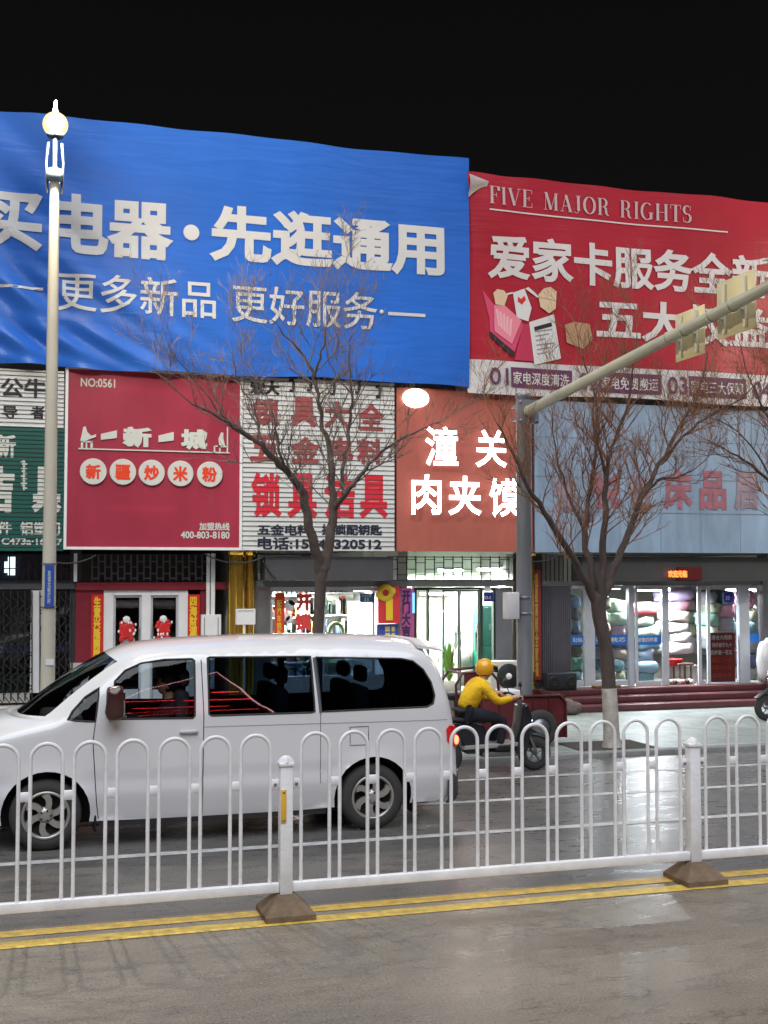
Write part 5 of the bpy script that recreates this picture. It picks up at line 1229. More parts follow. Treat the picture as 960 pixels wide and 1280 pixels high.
        rim.lathe([(0,-.008*s),(.035,-.01*s),(.072,.002*s),(.08,.03*s)], c, 'y', 24)
        for k in range(6):
            a0 = 2*PI*k/6+.2; P = []
            for (rr_, da, hw_) in ((.065,0,.026),(.11,.05,.027),(.15,.16,.030),(.195,.36,.034)):
                a = a0+da; P.append((Vector((math.cos(a),0,math.sin(a)))*rr_, Vector((-math.sin(a+da),0,math.cos(a+da)))*hw_))
            vs = []
            for q, d in P: vs += [c+q-d+Vector((0,-.004*s,0)), c+q+d+Vector((0,-.004*s,0)), c+q+d*1.1+Vector((0,.03*s,0)), c+q-d*1.1+Vector((0,.03*s,0))]
            rim.add(vs, [(i*4+j, i*4+(j+1)%4, (i+1)*4+(j+1)%4, (i+1)*4+j) for i in range(3) for j in range(4)])
        fix_normals(rim.build('rim', M_rim, ty))
        nb = MB()
        for k in range(5): a = 2*PI*k/5; nb.lathe([(0,-.016*s),(.010,-.014*s),(.011,0)], c+Vector((.048*math.cos(a),0,.048*math.sin(a))), 'y', 8)
        fix_normals(nb.build('wheel_nut', M_dark, ty))
    for cx in (FX, RX):
        for sgn in (1, -1): wheel(cx, sgn)
    for cx in (.70, 3.86): MB().rbox(cx-.012, cx+.012, YC-HW+.04, YC-HW+.24, .15, .36, .008).build('mud_flap', M_black, t)
    # seats and dashboard
    ms = mat('seat_cloth', (66,64,70), .9, var=.2)
    for x, y in ((1.30,-.38),(1.30,.38),(2.30,-.40),(2.30,.2),(3.15,-.40),(3.15,.3)):
        b_ = MB(); b_.rbox(x-.25, x+.25, YC+y-.25, YC+y+.25, .66, .92, .06); sk = b_.build('seat', ms, t)
        q = MB(); q.rbox(x+.18, x+.32, YC+y-.24, YC+y+.24, .90, 1.42, .05); q.rbox(x+.23, x+.33, YC+y-.14, YC+y+.14, 1.45, 1.62, .04); q.build('backrest', ms, sk)
    MB().rbox(.2, .62, YC-.72, YC+.72, .95, 1.17, .06).build('dashboard', mat('dash', (34,34,38), .7), t)
    c = Vector((.78, YC-.38, 1.10)); MB().tube([c+Vector((.06*math.sin(a), .17*math.cos(a), .16*math.sin(a))) for a in [2*PI*i/20 for i in range(21)]], .014, 6).build('steering_wheel', M_black, t)
    return t, YC
VAN, VYC = van()

# ================================================================== PEOPLE AND SCOOTERS
def skin(name, joints, edges, m, parent, sub=2):
    keys = list(joints); o = ORG.get(parent.name, Vector())
    me = bpy.data.meshes.new(name); me.from_pydata([Vector(joints[k][0])-o for k in keys], [(keys.index(a), keys.index(b)) for a, b in edges], [])
    ob = bpy.data.objects.new(name, me); COL.objects.link(ob)
    md = ob.modifiers.new('s', 'SKIN'); md.use_smooth_shade = True
    for i, k in enumerate(keys):
        r = joints[k][1]; r = r if isinstance(r, tuple) else (r, r)
        d = me.skin_vertices[0].data[i]; d.radius = r; d.use_root = (i == 0)
    ms_ = ob.modifiers.new('d', 'SUBSURF'); ms_.levels = sub; ms_.render_levels = sub
    dg = bpy.context.evaluated_depsgraph_get(); me2 = bpy.data.meshes.new_from_object(ob.evaluated_get(dg))
    bpy.data.objects.remove(ob); me2.name = name; me2.materials.clear(); me2.materials.append(m)
    me2.polygons.foreach_set('use_smooth', [True]*len(me2.polygons))
    r_ = bpy.data.objects.new(name, me2); COL.objects.link(r_); r_.parent = parent; ORG[r_.name] = o; return r_
M_skin = mat('skin', (204,158,130), .55, var=.06); M_hair = mat('black_hair', (26,22,22), .6)
def head(mb, c, d, s=1.0, tilt=0):          # face looks along d (+1 or -1 in X)
    bm = bmesh.new(); bmesh.ops.create_uvsphere(bm, u_segments=28, v_segments=20, radius=1)
    for q in bm.verts:
        x, y, z = q.co
        X_ = x*.095; Y_ = y*.075; Z_ = z*.118
        if z < 0: X_ *= 1-.16*z*z; Y_ *= 1-.30*z*z
        if x > 0:
            if z < -.1: X_ += .012*max(0, 1-abs(z+.75)*3)*max(0,1-abs(y)*2)      # chin
            X_ += .026*max(0, 1-abs(z+.12)*4.5)*max(0, 1-abs(y)*4)                # nose
            X_ -= .012*max(0, 1-abs(z-.12)*5)*max(0, 1-abs(abs(y)-.4)*4)          # eye sockets
            X_ += .006*max(0, 1-abs(z+.48)*7)*max(0, 1-abs(y)*2.5)                # lips
        q.co = (X_*d*s, Y_*s, Z_*s)
    mb.bm(bm, True, Matrix.Translation(c) @ Matrix.Rotation(tilt, 4, 'Y'))
    for sg in (-1, 1): mb.ball(Vector(c)+Vector((-.01*d*s, sg*.076*s, -.01*s)), .02*s, .01*s, .032*s, 2)
def eyes(c, d, parent, s=1.0):
    mb = MB()
    for sg in (-1, 1): mb.ball(Vector(c)+Vector((.082*d*s, sg*.030*s, .013*s)), .008*s, .014*s, .007*s, 1)
    mb.build('eyes', M_black, parent)
def hand_(joints_palm, parent_mb, wrist, d, side):   # relaxed hand gripping a bar along Y
    pass
# driver in the van
dc = at(208, 846, VYC-.38)
dr = thing('person', 'black haired driver in dark clothes seen in profile through the van front window', 'person', (dc.x, VYC-.38, .9))
y0 = VYC-.38; hx, hz = dc.x, 1.475
J = {'pelvis':((hx+.10,y0,1.0),(.15,.12)),'waist':((hx+.09,y0,1.10),(.16,.12)),'chest':((hx+.06,y0,1.25),(.17,.12)),'neckb':((hx+.03,y0,1.335),(.08,.07)),
     'shL':((hx+.05,y0-.18,1.27),.065),'elL':((hx-.12,y0-.22,1.06),.05),'wrL':((hx-.42,y0-.15,1.17),.035),
     'shR':((hx+.05,y0+.18,1.27),.065),'elR':((hx-.12,y0+.22,1.06),.05),'wrR':((hx-.42,y0+.15,1.17),.035),
     'hipL':((hx+.04,y0-.1,.97),.10),'knL':((hx-.38,y0-.11,1.0),.075),'hipR':((hx+.04,y0+.1,.97),.10),'knR':((hx-.38,y0+.11,1.0),.075)}
E_ = [('pelvis','waist'),('waist','chest'),('chest','neckb'),('chest','shL'),('shL','elL'),('elL','wrL'),('chest','shR'),('shR','elR'),('elR','wrR'),('pelvis','hipL'),('hipL','knL'),('pelvis','hipR'),('hipR','knR')]
skin('clothing', J, E_, mat('dark_jacket', (34,34,42), .85, var=.2), dr)
mb = MB(); head(mb, Vector((hx,y0,hz)), -1, .98); mb.tube([(hx+.03,y0,1.33),(hx+.015,y0,1.42)], [.055,.05], 12)
for sg in (-1, 1):
    w0 = Vector((hx-.42, y0+sg*.15, 1.17)); mb.cushion(w0.x-.09, w0.x+.0, w0.y-.035, w0.y+.035, w0.z-.03, w0.z+.04, .7)
    for f in range(4): mb.tube([w0+Vector((-.07,-.026+.017*f,.025)), w0+Vector((-.105,-.026+.017*f,.02)), w0+Vector((-.115,-.026+.017*f,-.01)), w0+Vector((-.095,-.026+.017*f,-.03))], [.0095,.009,.0085,.007], 6)
    mb.tube([w0+Vector((-.02,-sg*.035,.01)), w0+Vector((-.06,-sg*.05,.035)), w0+Vector((-.09,-sg*.04,.04))], [.011,.010,.008], 6)
for sg in (-1, 1): mb.tube([(hx+.03,y0,1.33),(hx+.05,y0+sg*.15,1.27),(hx-.12,y0+sg*.22,1.06),(hx-.42,y0+sg*.15,1.17)], [.05,.04,.03,.024], 10)
bd = mb.build('body', M_skin, dr); eyes(Vector((hx,y0,hz)), -1, dr)
mb = MB(); bm = bmesh.new(); bmesh.ops.create_uvsphere(bm, u_segments=24, v_segments=16, radius=1)
for q in bm.verts:
    x, y, z = q.co; k = 1+.05*math.sin(9*x+5*z)*math.sin(8*y)
    q.co = (.108*x*k+.018, .088*y*k, .118*z*k+.022)
bmesh.ops.delete(bm, geom=[q for q in bm.verts if q.co.z < -.085 or (q.co.x < -.062 and q.co.z < .062) or (q.co.x < -.03 and q.co.z < .02)], context='VERTS')
mb.bm(bm, True, Matrix.Translation((hx,y0,hz))); mb.build('hair', M_hair, dr)

def scooter(label, x, Y, d, m_body, group=None, z0=0.0):
    """electric scooter facing d along X; x is the rear axle"""
    t = thing('scooter', label, 'scooter', (x, Y, z0), group)
    def P(a, b, c=0): return Vector((x+d*a, Y+c, z0+b))
    for a in (0, 1.24):
        w_ = MB(); w_.lathe([(.13,-.05),(.19,-.055),(.222,-.03),(.23,0),(.222,.03),(.19,.055),(.13,.05)], P(a,.232), 'y', 28); w_ = w_.build('wheel', M_rubber, t)
        r_ = MB(); r_.lathe([(0,-.045),(.03,-.045),(.03,.045),(0,.045)], P(a,.232), 'y', 12); r_.lathe([(.118,-.035),(.134,-.035),(.134,.035),(.118,.035)], P(a,.232), 'y', 28)
        for k in range(5): q = 2*PI*k/5; r_.tube([P(a+.025*math.cos(q),.232+.025*math.sin(q)), P(a+.125*math.cos(q+.3),.232+.125*math.sin(q+.3))], .014, 6)
        r_.build('rim', M_steel, w_)
    def sidep(poly, wd, m, nm, b=.02):
        vs = MB(); vs.prism([(P(a,b_).x, P(a,b_).z) for a, b_ in poly], Y-wd/2, Y+wd/2)
        o = fix_normals(vs.build(nm, m, t)); bm = bmesh.new(); bm.from_mesh(o.data); bmesh.ops.bevel(bm, geom=[e for e in bm.edges], offset=b, segments=2, affect='EDGES', profile=.6)
        bm.to_mesh(o.data); bm.free(); o.data.polygons.foreach_set('use_smooth', [True]*len(o.data.polygons)); return o
    sidep([(-.28,.55),(-.22,.66),(.1,.68),(.5,.62),(.56,.36),(.48,.27),(.25,.27),(.18,.48),(-.02,.52)], .26, m_body, 'tail_body')
    sidep([(-.2,.665),(-.15,.74),(.18,.735),(.5,.70),(.52,.645),(.1,.685)], .28, mat('saddle_black', (30,30,32), .6, bump=.2), 'saddle')
    sidep([(.46,.225),(.46,.285),(.98,.285),(1.0,.225)], .30, mat('floor_grey', (90,90,92), .7), 'footboard', .012)
    sidep([(.93,.24),(.9,.30),(1.0,.62),(1.02,.86),(1.08,.90),(1.15,.72),(1.12,.45),(1.02,.26)], .34, m_body, 'front_shield', .03)
    sidep([(1.0,.47),(1.14,.52),(1.32,.47),(1.44,.40),(1.30,.49),(1.16,.56)], .15, m_body, 'front_mudguard', .006)
    for s in (-1, 1): MB().tube([P(1.12,.5,s*.085), P(1.24,.232,s*.085)], .02, 8).build('fork', M_steel, t); MB().tube([P(-.02,.5,s*.11), P(0,.232,s*.1)], .022, 8).build('rear_shock', M_steel, t)
    MB().tube([P(1.05,.85), P(1.0,.97)], .03, 8).build('steering_column', M_steel, t)
    mb = MB(); mb.tube([P(.90,.985,-.34), P(.97,1.0,-.2), P(1.01,.97,0), P(.97,1.0,.2), P(.90,.985,.34)], .014, 8); hb = mb.build('handlebar', M_black, t)
    for s in (-1, 1):
        mb = MB(); mb.tube([P(.97,1.0,s*.2), P(.94,1.12,s*.24)], .006, 6); mb.ball(P(.935,1.15,s*.25), .02, .055, .038, 2); mb.build('mirror', M_black, t)
        mb = MB(); mb.tube([P(.94,.995,s*.24), P(.895,.984,s*.35)], .02, 8); mb.build('grip', M_rubber, hb)
    return t, P, sidep
sx = at(668, 960, 14.65).x-1.24
SC, P, sidep = scooter('black electric scooter with a lit headlamp ridden by the person in yellow', sx, 14.65, 1, mat('scooter_black', (30,34,42), .3, var=.15, coat=.5))
mb = MB(); mb.ball(P(1.15,.665), .045, .11, .055, 2); mb.build('headlight', glow('headlamp', (250,252,255), 6), SC)
mb = MB(); mb.ball(P(-.25,.58), .03, .08, .035, 2); mb.build('tail_light', mat('tail_red2', (150,16,20), .2, coat=1), SC)
MB().box(P(-.33,0).x, P(-.25,0).x, 14.55, 14.75, .34, .46).build('number_plate', M_white, SC)
sidep([(-.42,.30),(-.40,.40),(.05,.40),(.1,.32)], .30, mat('fairing_white', (206,206,208), .35, coat=.4), 'white_fairing', .015)
sidep([(.2,.33),(.22,.38),(1.0,.40),(1.02,.35)], .33, mat('trim_light', (150,150,146), .4), 'side_trim', .006)
# rider: jacket, trousers, shoes, helmet over one continuous body
px = sx; Yr = 14.65
rd = thing('person', 'scooter rider in yellow jacket and yellow helmet leaning forward with hands on the handlebar', 'person', (px+.30, Yr, .72))
def R(a, b, c=0): return (px+a, Yr+c, b)
M_jk = mat('yellow_jacket', (236,188,18), .75, var=.2, vscale=6, bump=1.0, bscale=9, stretch=(1,1,1.8))
J = {'pelvis':(R(.27,.80),(.155,.135)),'waist':(R(.32,.92),(.165,.14)),'chest':(R(.42,1.10),(.18,.14)),'neckb':(R(.50,1.205),(.085,.08)),
     'shL':(R(.46,1.14,-.185),.075),'elL':(R(.62,.94,-.27),.058),'wrL':(R(.82,.985,-.285),.040),
     'shR':(R(.46,1.14,.185),.075),'elR':(R(.62,.94,.27),.058),'wrR':(R(.82,.985,.285),.040)}
skin('jacket', J, [('pelvis','waist'),('waist','chest'),('chest','neckb'),('chest','shL'),('shL','elL'),('elL','wrL'),('chest','shR'),('shR','elR'),('elR','wrR')], M_jk, rd)
J = {'pelvis':(R(.25,.79),(.16,.125))}
E_ = []
for s, n in ((-1,'L'),(1,'R')):
    J['hip'+n] = (R(.33,.78,s*.10),.098); J['kn'+n] = (R(.76,.70,s*.13),.073); J['an'+n] = (R(.70,.36,s*.13),.05); E_ += [('pelvis','hip'+n),('hip'+n,'kn'+n),('kn'+n,'an'+n)]
skin('trousers', J, E_, mat('dark_trousers', (30,32,44), .85, var=.2), rd)
for s in (-1, 1):
    mb = MB(); mb.cushion(px+.62, px+.90, Yr+s*.13-.045, Yr+s*.13+.045, .288, .385, .6); mb.build('shoe', M_black, rd)
hc = Vector(R(.56,1.325)); mb = MB(); head(mb, hc, 1, .98, .12); mb.tube([R(.50,1.18), R(.545,1.27)], [.06,.055], 12)
for s in (-1, 1):
    w0 = Vector(R(.82,.985,s*.285)); mb.tube([w0, w0+Vector((.03,0,.005))], [.032,.034], 10)
    mb.cushion(w0.x+.01, w0.x+.10, w0.y-.042, w0.y+.042, w0.z-.012, w0.z+.036, .7)
    for f in range(4):
        yy = -.032+.021*f; mb.tube([w0+Vector((.085,yy,.022)), w0+Vector((.118,yy,.014)), w0+Vector((.126,yy,-.014)), w0+Vector((.10,yy,-.032))], [.0105,.010,.0095,.008], 7)
    mb.tube([w0+Vector((.04,-s*.04,.0)), w0+Vector((.075,-s*.055,-.016)), w0+Vector((.10,-s*.05,-.026))], [.012,.011,.009], 7)
for s in (-1, 1): mb.tube([R(.50,1.18),R(.46,1.14,s*.15),R(.62,.94,s*.27),R(.82,.985,s*.285),R(.85,.985,s*.285)], [.05,.045,.035,.026,.024], 10)
mb.build('body', M_skin, rd); eyes(hc, 1, rd)
mb = MB(); bm = bmesh.new(); bmesh.ops.create_uvsphere(bm, u_segments=28, v_segments=18, radius=1)
for q in bm.verts: q.co = (q.co.x*.130-.010, q.co.y*.112, q.co.z*.126+.026)
bmesh.ops.delete(bm, geom=[q for q in bm.verts if q.co.z < -.055 or (q.co.x > .075 and q.co.z < .045)], context='VERTS')
mb.bm(bm, True, Matrix.Translation(hc)); mb.rbox(hc.x+.09, hc.x+.17, hc.y-.07, hc.y+.07, hc.z+.062, hc.z+.075, .005)
hel = mb.build('helmet', mat('yellow_helmet', (232,170,30), .3, coat=.6), rd)
vz = MB(); vz.prism([(hc.x+.085,hc.z+.055),(hc.x+.135,hc.z+.05),(hc.x+.14,hc.z-.02),(hc.x+.13,hc.z-.03),(hc.x+.105,hc.z+.0)], Yr-.09, Yr+.09); fix_normals(vz.build('visor', M_tint, hel))
stp = MB(); stp.tube([(hc.x-.03, Yr+.10*q, hc.z-.05-.02*abs(q)) for q in (-1,-.6)]+[(hc.x+.03, Yr, hc.z-.125)]+[(hc.x-.03, Yr+.10*q, hc.z-.05-.02*abs(q)) for q in (.6,1)], .006, 6); stp.build('chin_strap', M_black, hel)
MB().rbox(px+.13, px+.30, Yr-.15, Yr+.15, .80, .845, .015).build('belt_bag', mat('belt_bag', (44,44,50), .8), rd)
# parked scooter at the right edge
c = onz(967, 903, PAVE); ps, P2, sp2 = scooter('black parked scooter cut off by the right edge, on the pavement before the steps', c.x+1.24, c.y+.2, -1, mat('scooter_dark', (34,34,38), .35, var=.2, coat=.4), z0=PAVE)
mb = MB(); mb.ball(P2(1.16,.68), .04, .09, .06, 2); mb.build('headlight', M_chrome, ps)
mb = MB(); mb.tube([P2(.2,.28,-.05), P2(.22,.02,-.16)], .012, 6); mb.build('side_stand', M_steel, ps)

# cargo tricycle parked behind the scooter
def trike():
    Y = 16.75; z0 = PAVE; m = mat('trike_maroon', (96,34,40), .4, var=.25, coat=.3); mt = mat('trike_tube', (84,38,40), .45, var=.2)
    xa, xb = at(588, 890, Y).x, at(690, 890, Y).x
    t = thing('cargo_tricycle', 'maroon cargo tricycle parked on the pavement behind the scooter rider', 'tricycle', ((xa+xb)/2, Y, z0))
    zt, zb = at(650, 866, Y).z, at(650, 918, Y).z
    mb = MB(); th = .025
    mb.box(xa, xb, Y-.45, Y+.45, zb, zb+.03); mb.rbox(xa, xb, Y-.475, Y-.451, zb, zt, .01, 2); mb.rbox(xa, xb, Y+.451, Y+.475, zb, zt, .01, 2)
    mb.box(xb-.025, xb, Y-.45, Y+.45, zb+.031, zt); mb.box(xa, xa+.025, Y-.45, Y+.45, zb+.031, zt); mb.build('cargo_bed', m, t)
    mb = MB(); mb.tube([(xa,Y-.49,zt),(xb-.1,Y-.49,zt),(xb,Y-.49,zt-.1),(xb,Y-.49,zb)], .018, 8)
    for i in range(1, 5): mb.tube([(xa+(xb-xa)*i/5,Y-.485,zb),(xa+(xb-xa)*i/5,Y-.485,zt)], .012, 6)
    mb.build('bed_rail', mt, t)
    for s in (-1, 1):
        w_ = MB(); w_.lathe([(.16,-.04),(.23,-.05),(.27,-.02),(.275,0),(.27,.02),(.23,.05),(.16,.04)], (xb-.45, Y+s*.56, z0+.276), 'y', 26); w_ = w_.build('wheel', M_rubber, t)
        r_ = MB(); r_.lathe([(0,-.03),(.16,-.03),(.16,.03),(0,.03)], (xb-.45, Y+s*.56, z0+.276), 'y', 22); r_.build('rim', M_steel, w_)
    fx = xa-.95
    w_ = MB(); w_.lathe([(.16,-.035),(.23,-.04),(.27,-.02),(.275,0),(.27,.02),(.23,.04),(.16,.035)], (fx, Y, z0+.276), 'y', 26); w_ = w_.build('wheel', M_rubber, t)
    r_ = MB(); r_.lathe([(0,-.03),(.16,-.03),(.16,.03),(0,.03)], (fx, Y, z0+.276), 'y', 22); r_.build('rim', M_steel, w_)
    mb = MB(); mb.tube([(fx,Y-.07,z0+.28),(fx+.14,Y-.07,z0+.66),(fx+.2,Y,z0+.95)], .022, 8); mb.tube([(fx,Y+.07,z0+.28),(fx+.14,Y+.07,z0+.66),(fx+.2,Y,z0+.95)], .022, 8); mb.build('fork', mt, t)
    mb = MB(); mb.tube([(fx+.36,Y-.36,z0+.99),(fx+.24,Y-.2,z0+1.02),(fx+.2,Y,z0+.96),(fx+.24,Y+.2,z0+1.02),(fx+.36,Y+.36,z0+.99)], .016, 8); mb.build('handlebar', M_black, t)
    mb = MB(); mb.tube([(fx+.17,Y,z0+.78),(fx+.45,Y,z0+.36),(xa+.1,Y,z0+.40),(xa+.2,Y,zb)], .035, 8); mb.tube([(xa+.2,Y,zb+.01),(xb-.45,Y,z0+.276)], .03, 8); mb.tube([(xb-.45,Y-.53,z0+.276),(xb-.45,Y+.53,z0+.276)], .025, 8); mb.build('frame', mt, t)
    MB().rbox(xa-.42, xa-.02, Y-.22, Y+.22, z0+.68, z0+.78, .03).build('seat', M_black, t)
    MB().box(xa-.3, xa-.1, Y-.12, Y+.12, z0+.40, z0+.68).build('seat_box', m, t)
    # tall backrest hoops behind the seat, as in the photo
    p = [at(u, v, Y-.3) for u, v in ((571,884),(570,856),(578,842),(612,838),(622,850),(626,884))]
    mb = MB(); mb.tube([(q.x,Y-.3,q.z) for q in p], .022, 8); mb.tube([(q.x,Y+.3,q.z) for q in p], .022, 8)
    for i in (2, 3): mb.tube([(p[i].x,Y-.3,p[i].z),(p[i].x,Y+.3,p[i].z)], .02, 8)
    for s in (-.3, .3):
        mb.tube([(p[0].x,Y+s,p[0].z),(p[0].x+.1,Y+s,z0+.5),(xa+.05,Y+s,zb+.01)], .02, 8); mb.tube([(p[5].x,Y+s,p[5].z),(p[5].x+.02,Y+s,zb)], .02, 8)
    mb.build('hoop_rail', mt, t)
    q0, q1 = at(590, 842, Y), at(608, 868, Y); MB().rbox(q0.x-.02, q1.x+.04, Y+.27, Y+.29, q1.z, q0.z, .005).build('backrest', m, t)
    b = at(636, 862, Y); MB().rbox(b.x-.17, b.x+.12, Y-.2, Y+.15, zb+.032, zt+.06, .02).build('white_box', M_white, None)
    o = bpy.data.objects['white_box']; tag(o, 'white carton standing in the bed of the maroon tricycle', 'box')
trike()

# ================================================================== TREES
def bark(nm, rgb):
    return mat(nm, rgb, .9, var=.4, vscale=9, bump=.9, bscale=22, stretch=(1,1,.35))
M_bark = bark('bark_grey', (92,80,76)); M_twig = mat('twig_brown', (126,112,106), .9, var=.3, vscale=3); M_wash = mat('whitewash', (200,194,186), .85, var=.45, vscale=7, bump=.3)
def tree(label, base_uv, trunk, limbs, seed, Y=15.92, wash=True, twigN=1.0, up=.55, tw=M_twig, L0=.9, rs=.75):
    rr = random.Random(seed)
    b = at(*base_uv, Y); b = Vector((b.x, Y, PAVE-.02)); t = thing('tree', label, 'tree', (b.x, Y, PAVE), 'bare street trees along the kerb')
    def P(u, v, dy): return at(u, v, Y+dy)
    tp = [P(*q[:3]) for q in trunk]; tr_ = [q[3]*rs for q in trunk]; tp[0] = b
    def smooth(pts, rs, n=4):
        pv = [Vector((*p, r)) for p, r in zip(pts, rs)]; out = []
        for i in range(len(pv)-1):
            p0, p1, p2, p3 = pv[max(i-1,0)], pv[i], pv[i+1], pv[min(i+2,len(pv)-1)]
            for j in range(n):
                k = j/n; out.append(.5*((2*p1)+(p2-p0)*k+(2*p0-5*p1+4*p2-p3)*k*k+(3*p1-3*p2+p3-p0)*k**3))
        out.append(pv[-1]); return [Vector(q[:3]) for q in out], [max(.004, q[3]) for q in out]
    sp, sr = smooth(tp, tr_)
    sr[0] *= 1.25
    mb = MB(); mb.tube(sp, sr, 14, True); mb.ball(sp[-1], sr[-1]*1.04, sub=2); lim = []
    for L in limbs:
        p, r = smooth([P(*q[:3]) for q in L], [q[3]*(rs if q[3] > .03 else .85) for q in L]); p = [q+Vector((rr.gauss(0,.012), rr.gauss(0,.012), rr.gauss(0,.008))) if 0 < i < len(p)-1 else q for i, q in enumerate(p)]
        mb.tube(p, r, 9, True); lim.append((p, r))
    mb.build('trunk', M_bark, t)
    if wash:
        wp = [i for i, q in enumerate(sp) if q.z < PAVE+wash]; k = wp[-1]+1; f = (PAVE+wash-sp[k-1].z)/(sp[k].z-sp[k-1].z)
        pts = sp[:k]+[sp[k-1].lerp(sp[k], f)]; rs = [r+.006 for r in sr[:k]]+[sr[k]+.005]
        MB().tube(pts, rs, 16, False).build('whitewash_band', M_wash, t)
    tb = MB(); cnt = [0]
    def grow(p, d, L, r, depth):
        n = 4 if depth < 3 else 3; pts = [p.copy()]; q = p.copy(); dd = d.normalized()
        for i in range(n):
            dd = (dd+Vector((rr.gauss(0,.17), rr.gauss(0,.17), rr.gauss(0,.13)+up*.16))).normalized(); q = q+dd*L/n; pts.append(q.copy())
        rs = [max(.0023, r*(1-.70*i/n)) for i in range(n+1)]
        tb.tube(pts, rs, 5 if r > .009 else 3, False); cnt[0] += 1
        if depth >= 4 or L < .14: return
        k = rr.choice((4,5,5,6)) if depth < 3 else rr.choice((2,3,4))
        for j in range(k):
            i = rr.uniform(.25, 1)*n; a = min(int(i), n-1); s = pts[a].lerp(pts[a+1], i-a)
            az = rr.uniform(0, 2*PI); o = dd.orthogonal().normalized(); o = Matrix.Rotation(az, 3, dd) @ o
            nd = (dd*rr.uniform(.7,1.0)+o*rr.uniform(.45,.85)+Vector((0,0,up*.35))).normalized()
            grow(s, nd, L*rr.uniform(.48,.72), r*.58, depth+1)
    for p, r in lim:
        Ls = sum((p[i+1]-p[i]).length for i in range(len(p)-1)); m = max(3, int(Ls*5.2*twigN))
        for j in range(m):
            f = .22+.78*(j+rr.random())/m; i = f*(len(p)-1); a = min(int(i), len(p)-2); s = p[a].lerp(p[a+1], i-a); tan = (p[a+1]-p[a]).normalized()
            o = Matrix.Rotation(rr.uniform(0, 2*PI), 3, tan) @ tan.orthogonal().normalized()
            nd = (tan*.6+o*.8+Vector((0,0,up*.3))).normalized(); grow(s, nd, L0*rr.uniform(.55,1.05)*(1.1-.35*f), max(.005, min(.013, r[a]*.45)), 2)
        grow(p[-1], (p[-1]-p[-2]), L0*.9, r[-1], 1)
    tb.build('crown', tw, t); return t
# right tree: whitewashed trunk before the bedding shop
M_twig2 = mat('twig_orange_brown', (148,106,80), .9, var=.35, vscale=2)
tree('bare tree with whitewashed lower trunk in front of the bedding shop', (765,941),
     [(765,941,0,.155),(762,870,0,.14),(757,810,0,.135),(749,770,0,.14),(748,748,0,.15)],
     [[(744,752,0,.085),(728,720,-.1,.075),(708,685,-.25,.066),(680,640,-.4,.05),(655,600,-.55,.034),(640,565,-.6,.02),(622,530,-.6,.012)],
      [(746,750,.05,.075),(738,705,.2,.068),(731,665,.35,.055),(738,610,.5,.04),(745,560,.55,.03),(744,500,.6,.02),(728,445,.6,.012)],
      [(750,748,-.05,.08),(754,705,-.1,.075),(755,650,-.15,.06),(757,595,-.2,.048),(765,560,-.2,.036),(782,515,-.25,.026),(790,465,-.3,.015),(796,420,-.3,.009)],
      [(757,595,-.2,.03),(748,555,-.35,.022),(742,510,-.4,.014),(757,455,-.4,.009)],
      [(754,746,0,.085),(768,710,.1,.078),(785,668,.15,.066),(803,620,.2,.055),(826,580,.25,.042),(850,535,.3,.03),(872,490,.3,.02),(884,440,.3,.012)],
      [(803,622,.2,.035),(822,600,0,.026),(846,597,-.2,.016),(870,585,-.3,.009)],
      [(826,580,.25,.034),(855,545,.1,.026),(880,525,0,.02),(915,505,-.1,.013),(945,480,-.1,.008)],
      [(731,665,.35,.03),(712,620,.5,.022),(695,570,.6,.014),(690,520,.6,.009)]], 4, wash=.86, tw=M_twig2, L0=.85, up=.75, twigN=1.5)
# centre tree: twin stems before the locksmith sign, base hidden by the van
tree('bare twin stemmed tree before the locksmith sign, base hidden by the van', (392,935),
     [(394,935,0,.135),(395,850,0,.115),(397,790,0,.105),(400,745,0,.10),(402,712,0,.115)],
     [[(400,715,0,.10),(394,685,-.05,.092),(386,650,-.1,.085),(378,617,-.15,.078),(366,598,-.2,.066),(345,575,-.25,.056),(325,556,-.3,.046),(300,538,-.35,.034),(270,520,-.4,.022),(240,505,-.45,.013)],
      [(406,712,0,.10),(413,670,.05,.09),(417,640,.1,.08),(416,610,.1,.066),(414,570,.15,.052),(405,535,.15,.042),(398,500,.15,.034),(393,472,.15,.03),(380,445,.2,.02),(362,425,.2,.013),(340,400,.2,.008)],
      [(417,638,.1,.06),(430,620,-.05,.05),(440,605,-.1,.042),(462,580,-.2,.032),(490,555,-.25,.022),(520,540,-.3,.013),(548,528,-.3,.008)],
      [(430,618,-.05,.042),(428,590,.2,.036),(434,560,.3,.032),(437,520,.35,.026),(440,490,.35,.02),(436,455,.35,.014),(440,420,.35,.009)],
      [(393,472,.15,.024),(402,440,0,.016),(410,405,-.1,.010),(422,360,-.1,.007)],
      [(440,492,.35,.016),(425,475,.5,.012),(412,455,.6,.009),(405,420,.6,.007)],
      [(366,598,-.2,.03),(352,575,-.4,.022),(347,545,-.5,.016),(340,515,-.5,.010)],
      [(300,538,-.35,.02),(270,510,-.2,.014),(240,470,-.1,.009),(215,440,-.1,.006)],
      [(325,556,-.3,.022),(320,520,-.15,.016),(300,480,0,.010),(290,440,0,.007)]], 9, wash=.86, L0=.8, up=.65, twigN=1.2)
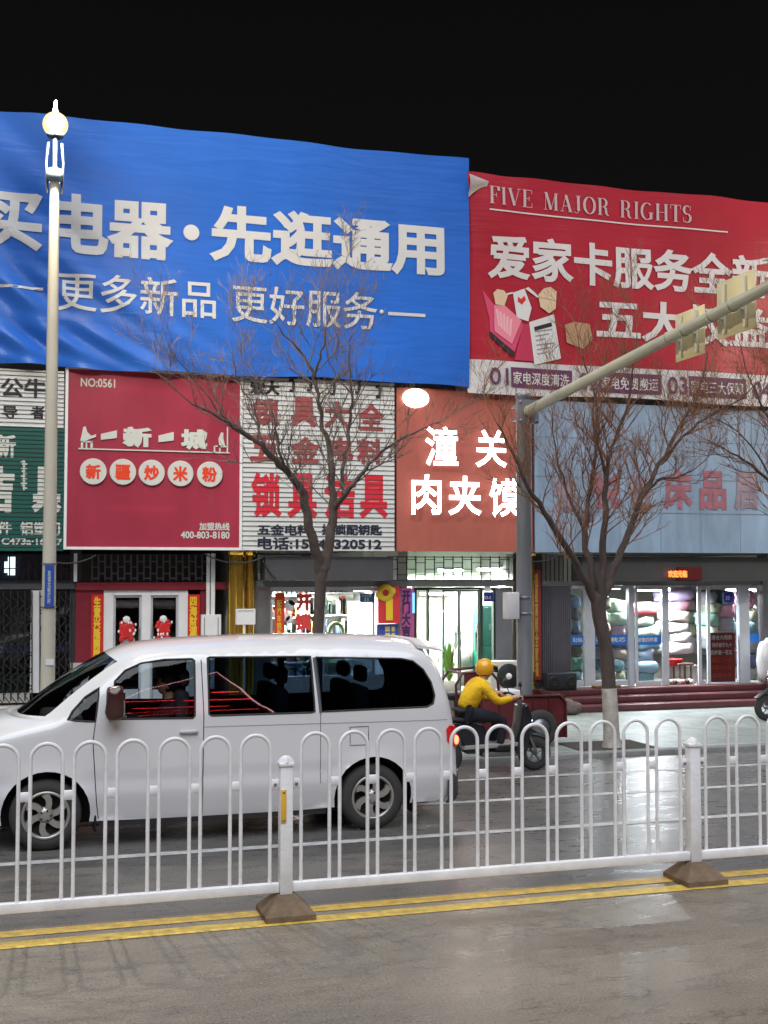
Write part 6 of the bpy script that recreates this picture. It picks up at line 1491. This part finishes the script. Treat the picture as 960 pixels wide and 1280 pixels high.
# tree at the right edge, only its crown reaches into the picture
tree('bare tree at the right edge, only its branches reaching into view', (1062,938),
     [(1062,938,0,.155),(1060,860,0,.14),(1057,790,0,.13),(1054,742,0,.14)],
     [[(1050,745,0,.085),(1030,700,-.1,.07),(1000,650,-.2,.052),(965,605,-.3,.036),(930,575,-.35,.022),(905,560,-.4,.012),(885,550,-.4,.008)],
      [(1052,742,0,.08),(1040,690,.2,.066),(1015,620,.3,.05),(985,560,.35,.036),(955,510,.4,.022),(935,470,.4,.013),(925,430,.4,.008)],
      [(1056,742,0,.08),(1052,680,-.1,.066),(1040,610,-.2,.05),(1020,540,-.25,.032),(1000,480,-.3,.018),(985,430,-.3,.01)],
      [(965,605,-.3,.024),(945,565,-.1,.016),(915,535,0,.010),(880,520,.1,.007)],
      [(1060,740,0,.085),(1080,680,0,.07),(1110,600,0,.05),(1140,520,0,.03),(1160,460,0,.015)]], 21, wash=.86, tw=M_twig2, L0=.9, up=.7, twigN=1.25)
tree('thin bare saplings crown before the maroon sign left of the twin stemmed tree', (228,938),
     [(228,938,.4,.05),(230,850,.4,.045),(232,760,.4,.04),(234,690,.4,.035)],
     [[(234,692,.4,.03),(228,640,.4,.024),(222,580,.45,.018),(215,520,.45,.013),(218,460,.5,.009),(214,410,.5,.006)],
      [(224,600,.45,.016),(240,550,.6,.012),(252,500,.7,.009),(262,450,.7,.006)]], 33, wash=False, L0=.55, up=.8, twigN=.7) if False else None
for u, lb in ((765,1),(392,2),(1062,3)):
    c = at(u, 935, 15.92); tag(MB().box(c.x-.62, c.x+.62, 15.63, 16.55, PAVE-.02, PAVE+.006).build('soil_patch', mat('pit_soil', (58,54,48), .95, var=.5, vscale=12, bump=.8)), kind='structure')

# ================================================================== REFLECTION PROP (added unseen behind the camera; shaped for the van's window reflections)
def reflection_prop():  # made-up prop, there only for the red stripes mirrored in the glass
    Y = -26; t = thing('reflection_prop', 'unseen gabled prop with red light strips, added only to mirror in van windows', 'building', (7, Y-3, 0))
    MB().prism([(3.4,-.01),(3.4,12),(5.0,15.6),(8.3,18.6),(9.2,15.2),(10.2,6.4),(10.3,-.01)], Y-8, Y).build('prop_face', mat('prop_face_maroon', (96,40,52), .6, var=.2), t)
    mb = MB(); mb.tube([(3.5,Y+.06,11.9),(5.05,Y+.06,15.5),(8.3,Y+.06,18.5),(9.15,Y+.06,15.2),(10.15,Y+.06,6.4)], .055, 6); mb.build('prop_outline', glow('prop_outline_glow', (255,190,190), 9), t)
    for z, xa, xb in ((14.4,7.8,9.0),(12.6,3.9,6.2),(12.4,6.6,9.4),(10.2,4.4,8.4),(8.0,3.9,9.6),(6.0,4.6,8.2)):
        MB().box(xa, xb, Y+.02, Y+.12, z, z+.16).build('reflection_strip', glow('reflection_red', (255,58,64), 17), t)
    for i in range(5): MB().box(4.1+i*1.2, 4.8+i*1.2, Y+.01, Y+.03, 1.2, 2.6).build('window', M_dim, t)
reflection_prop()
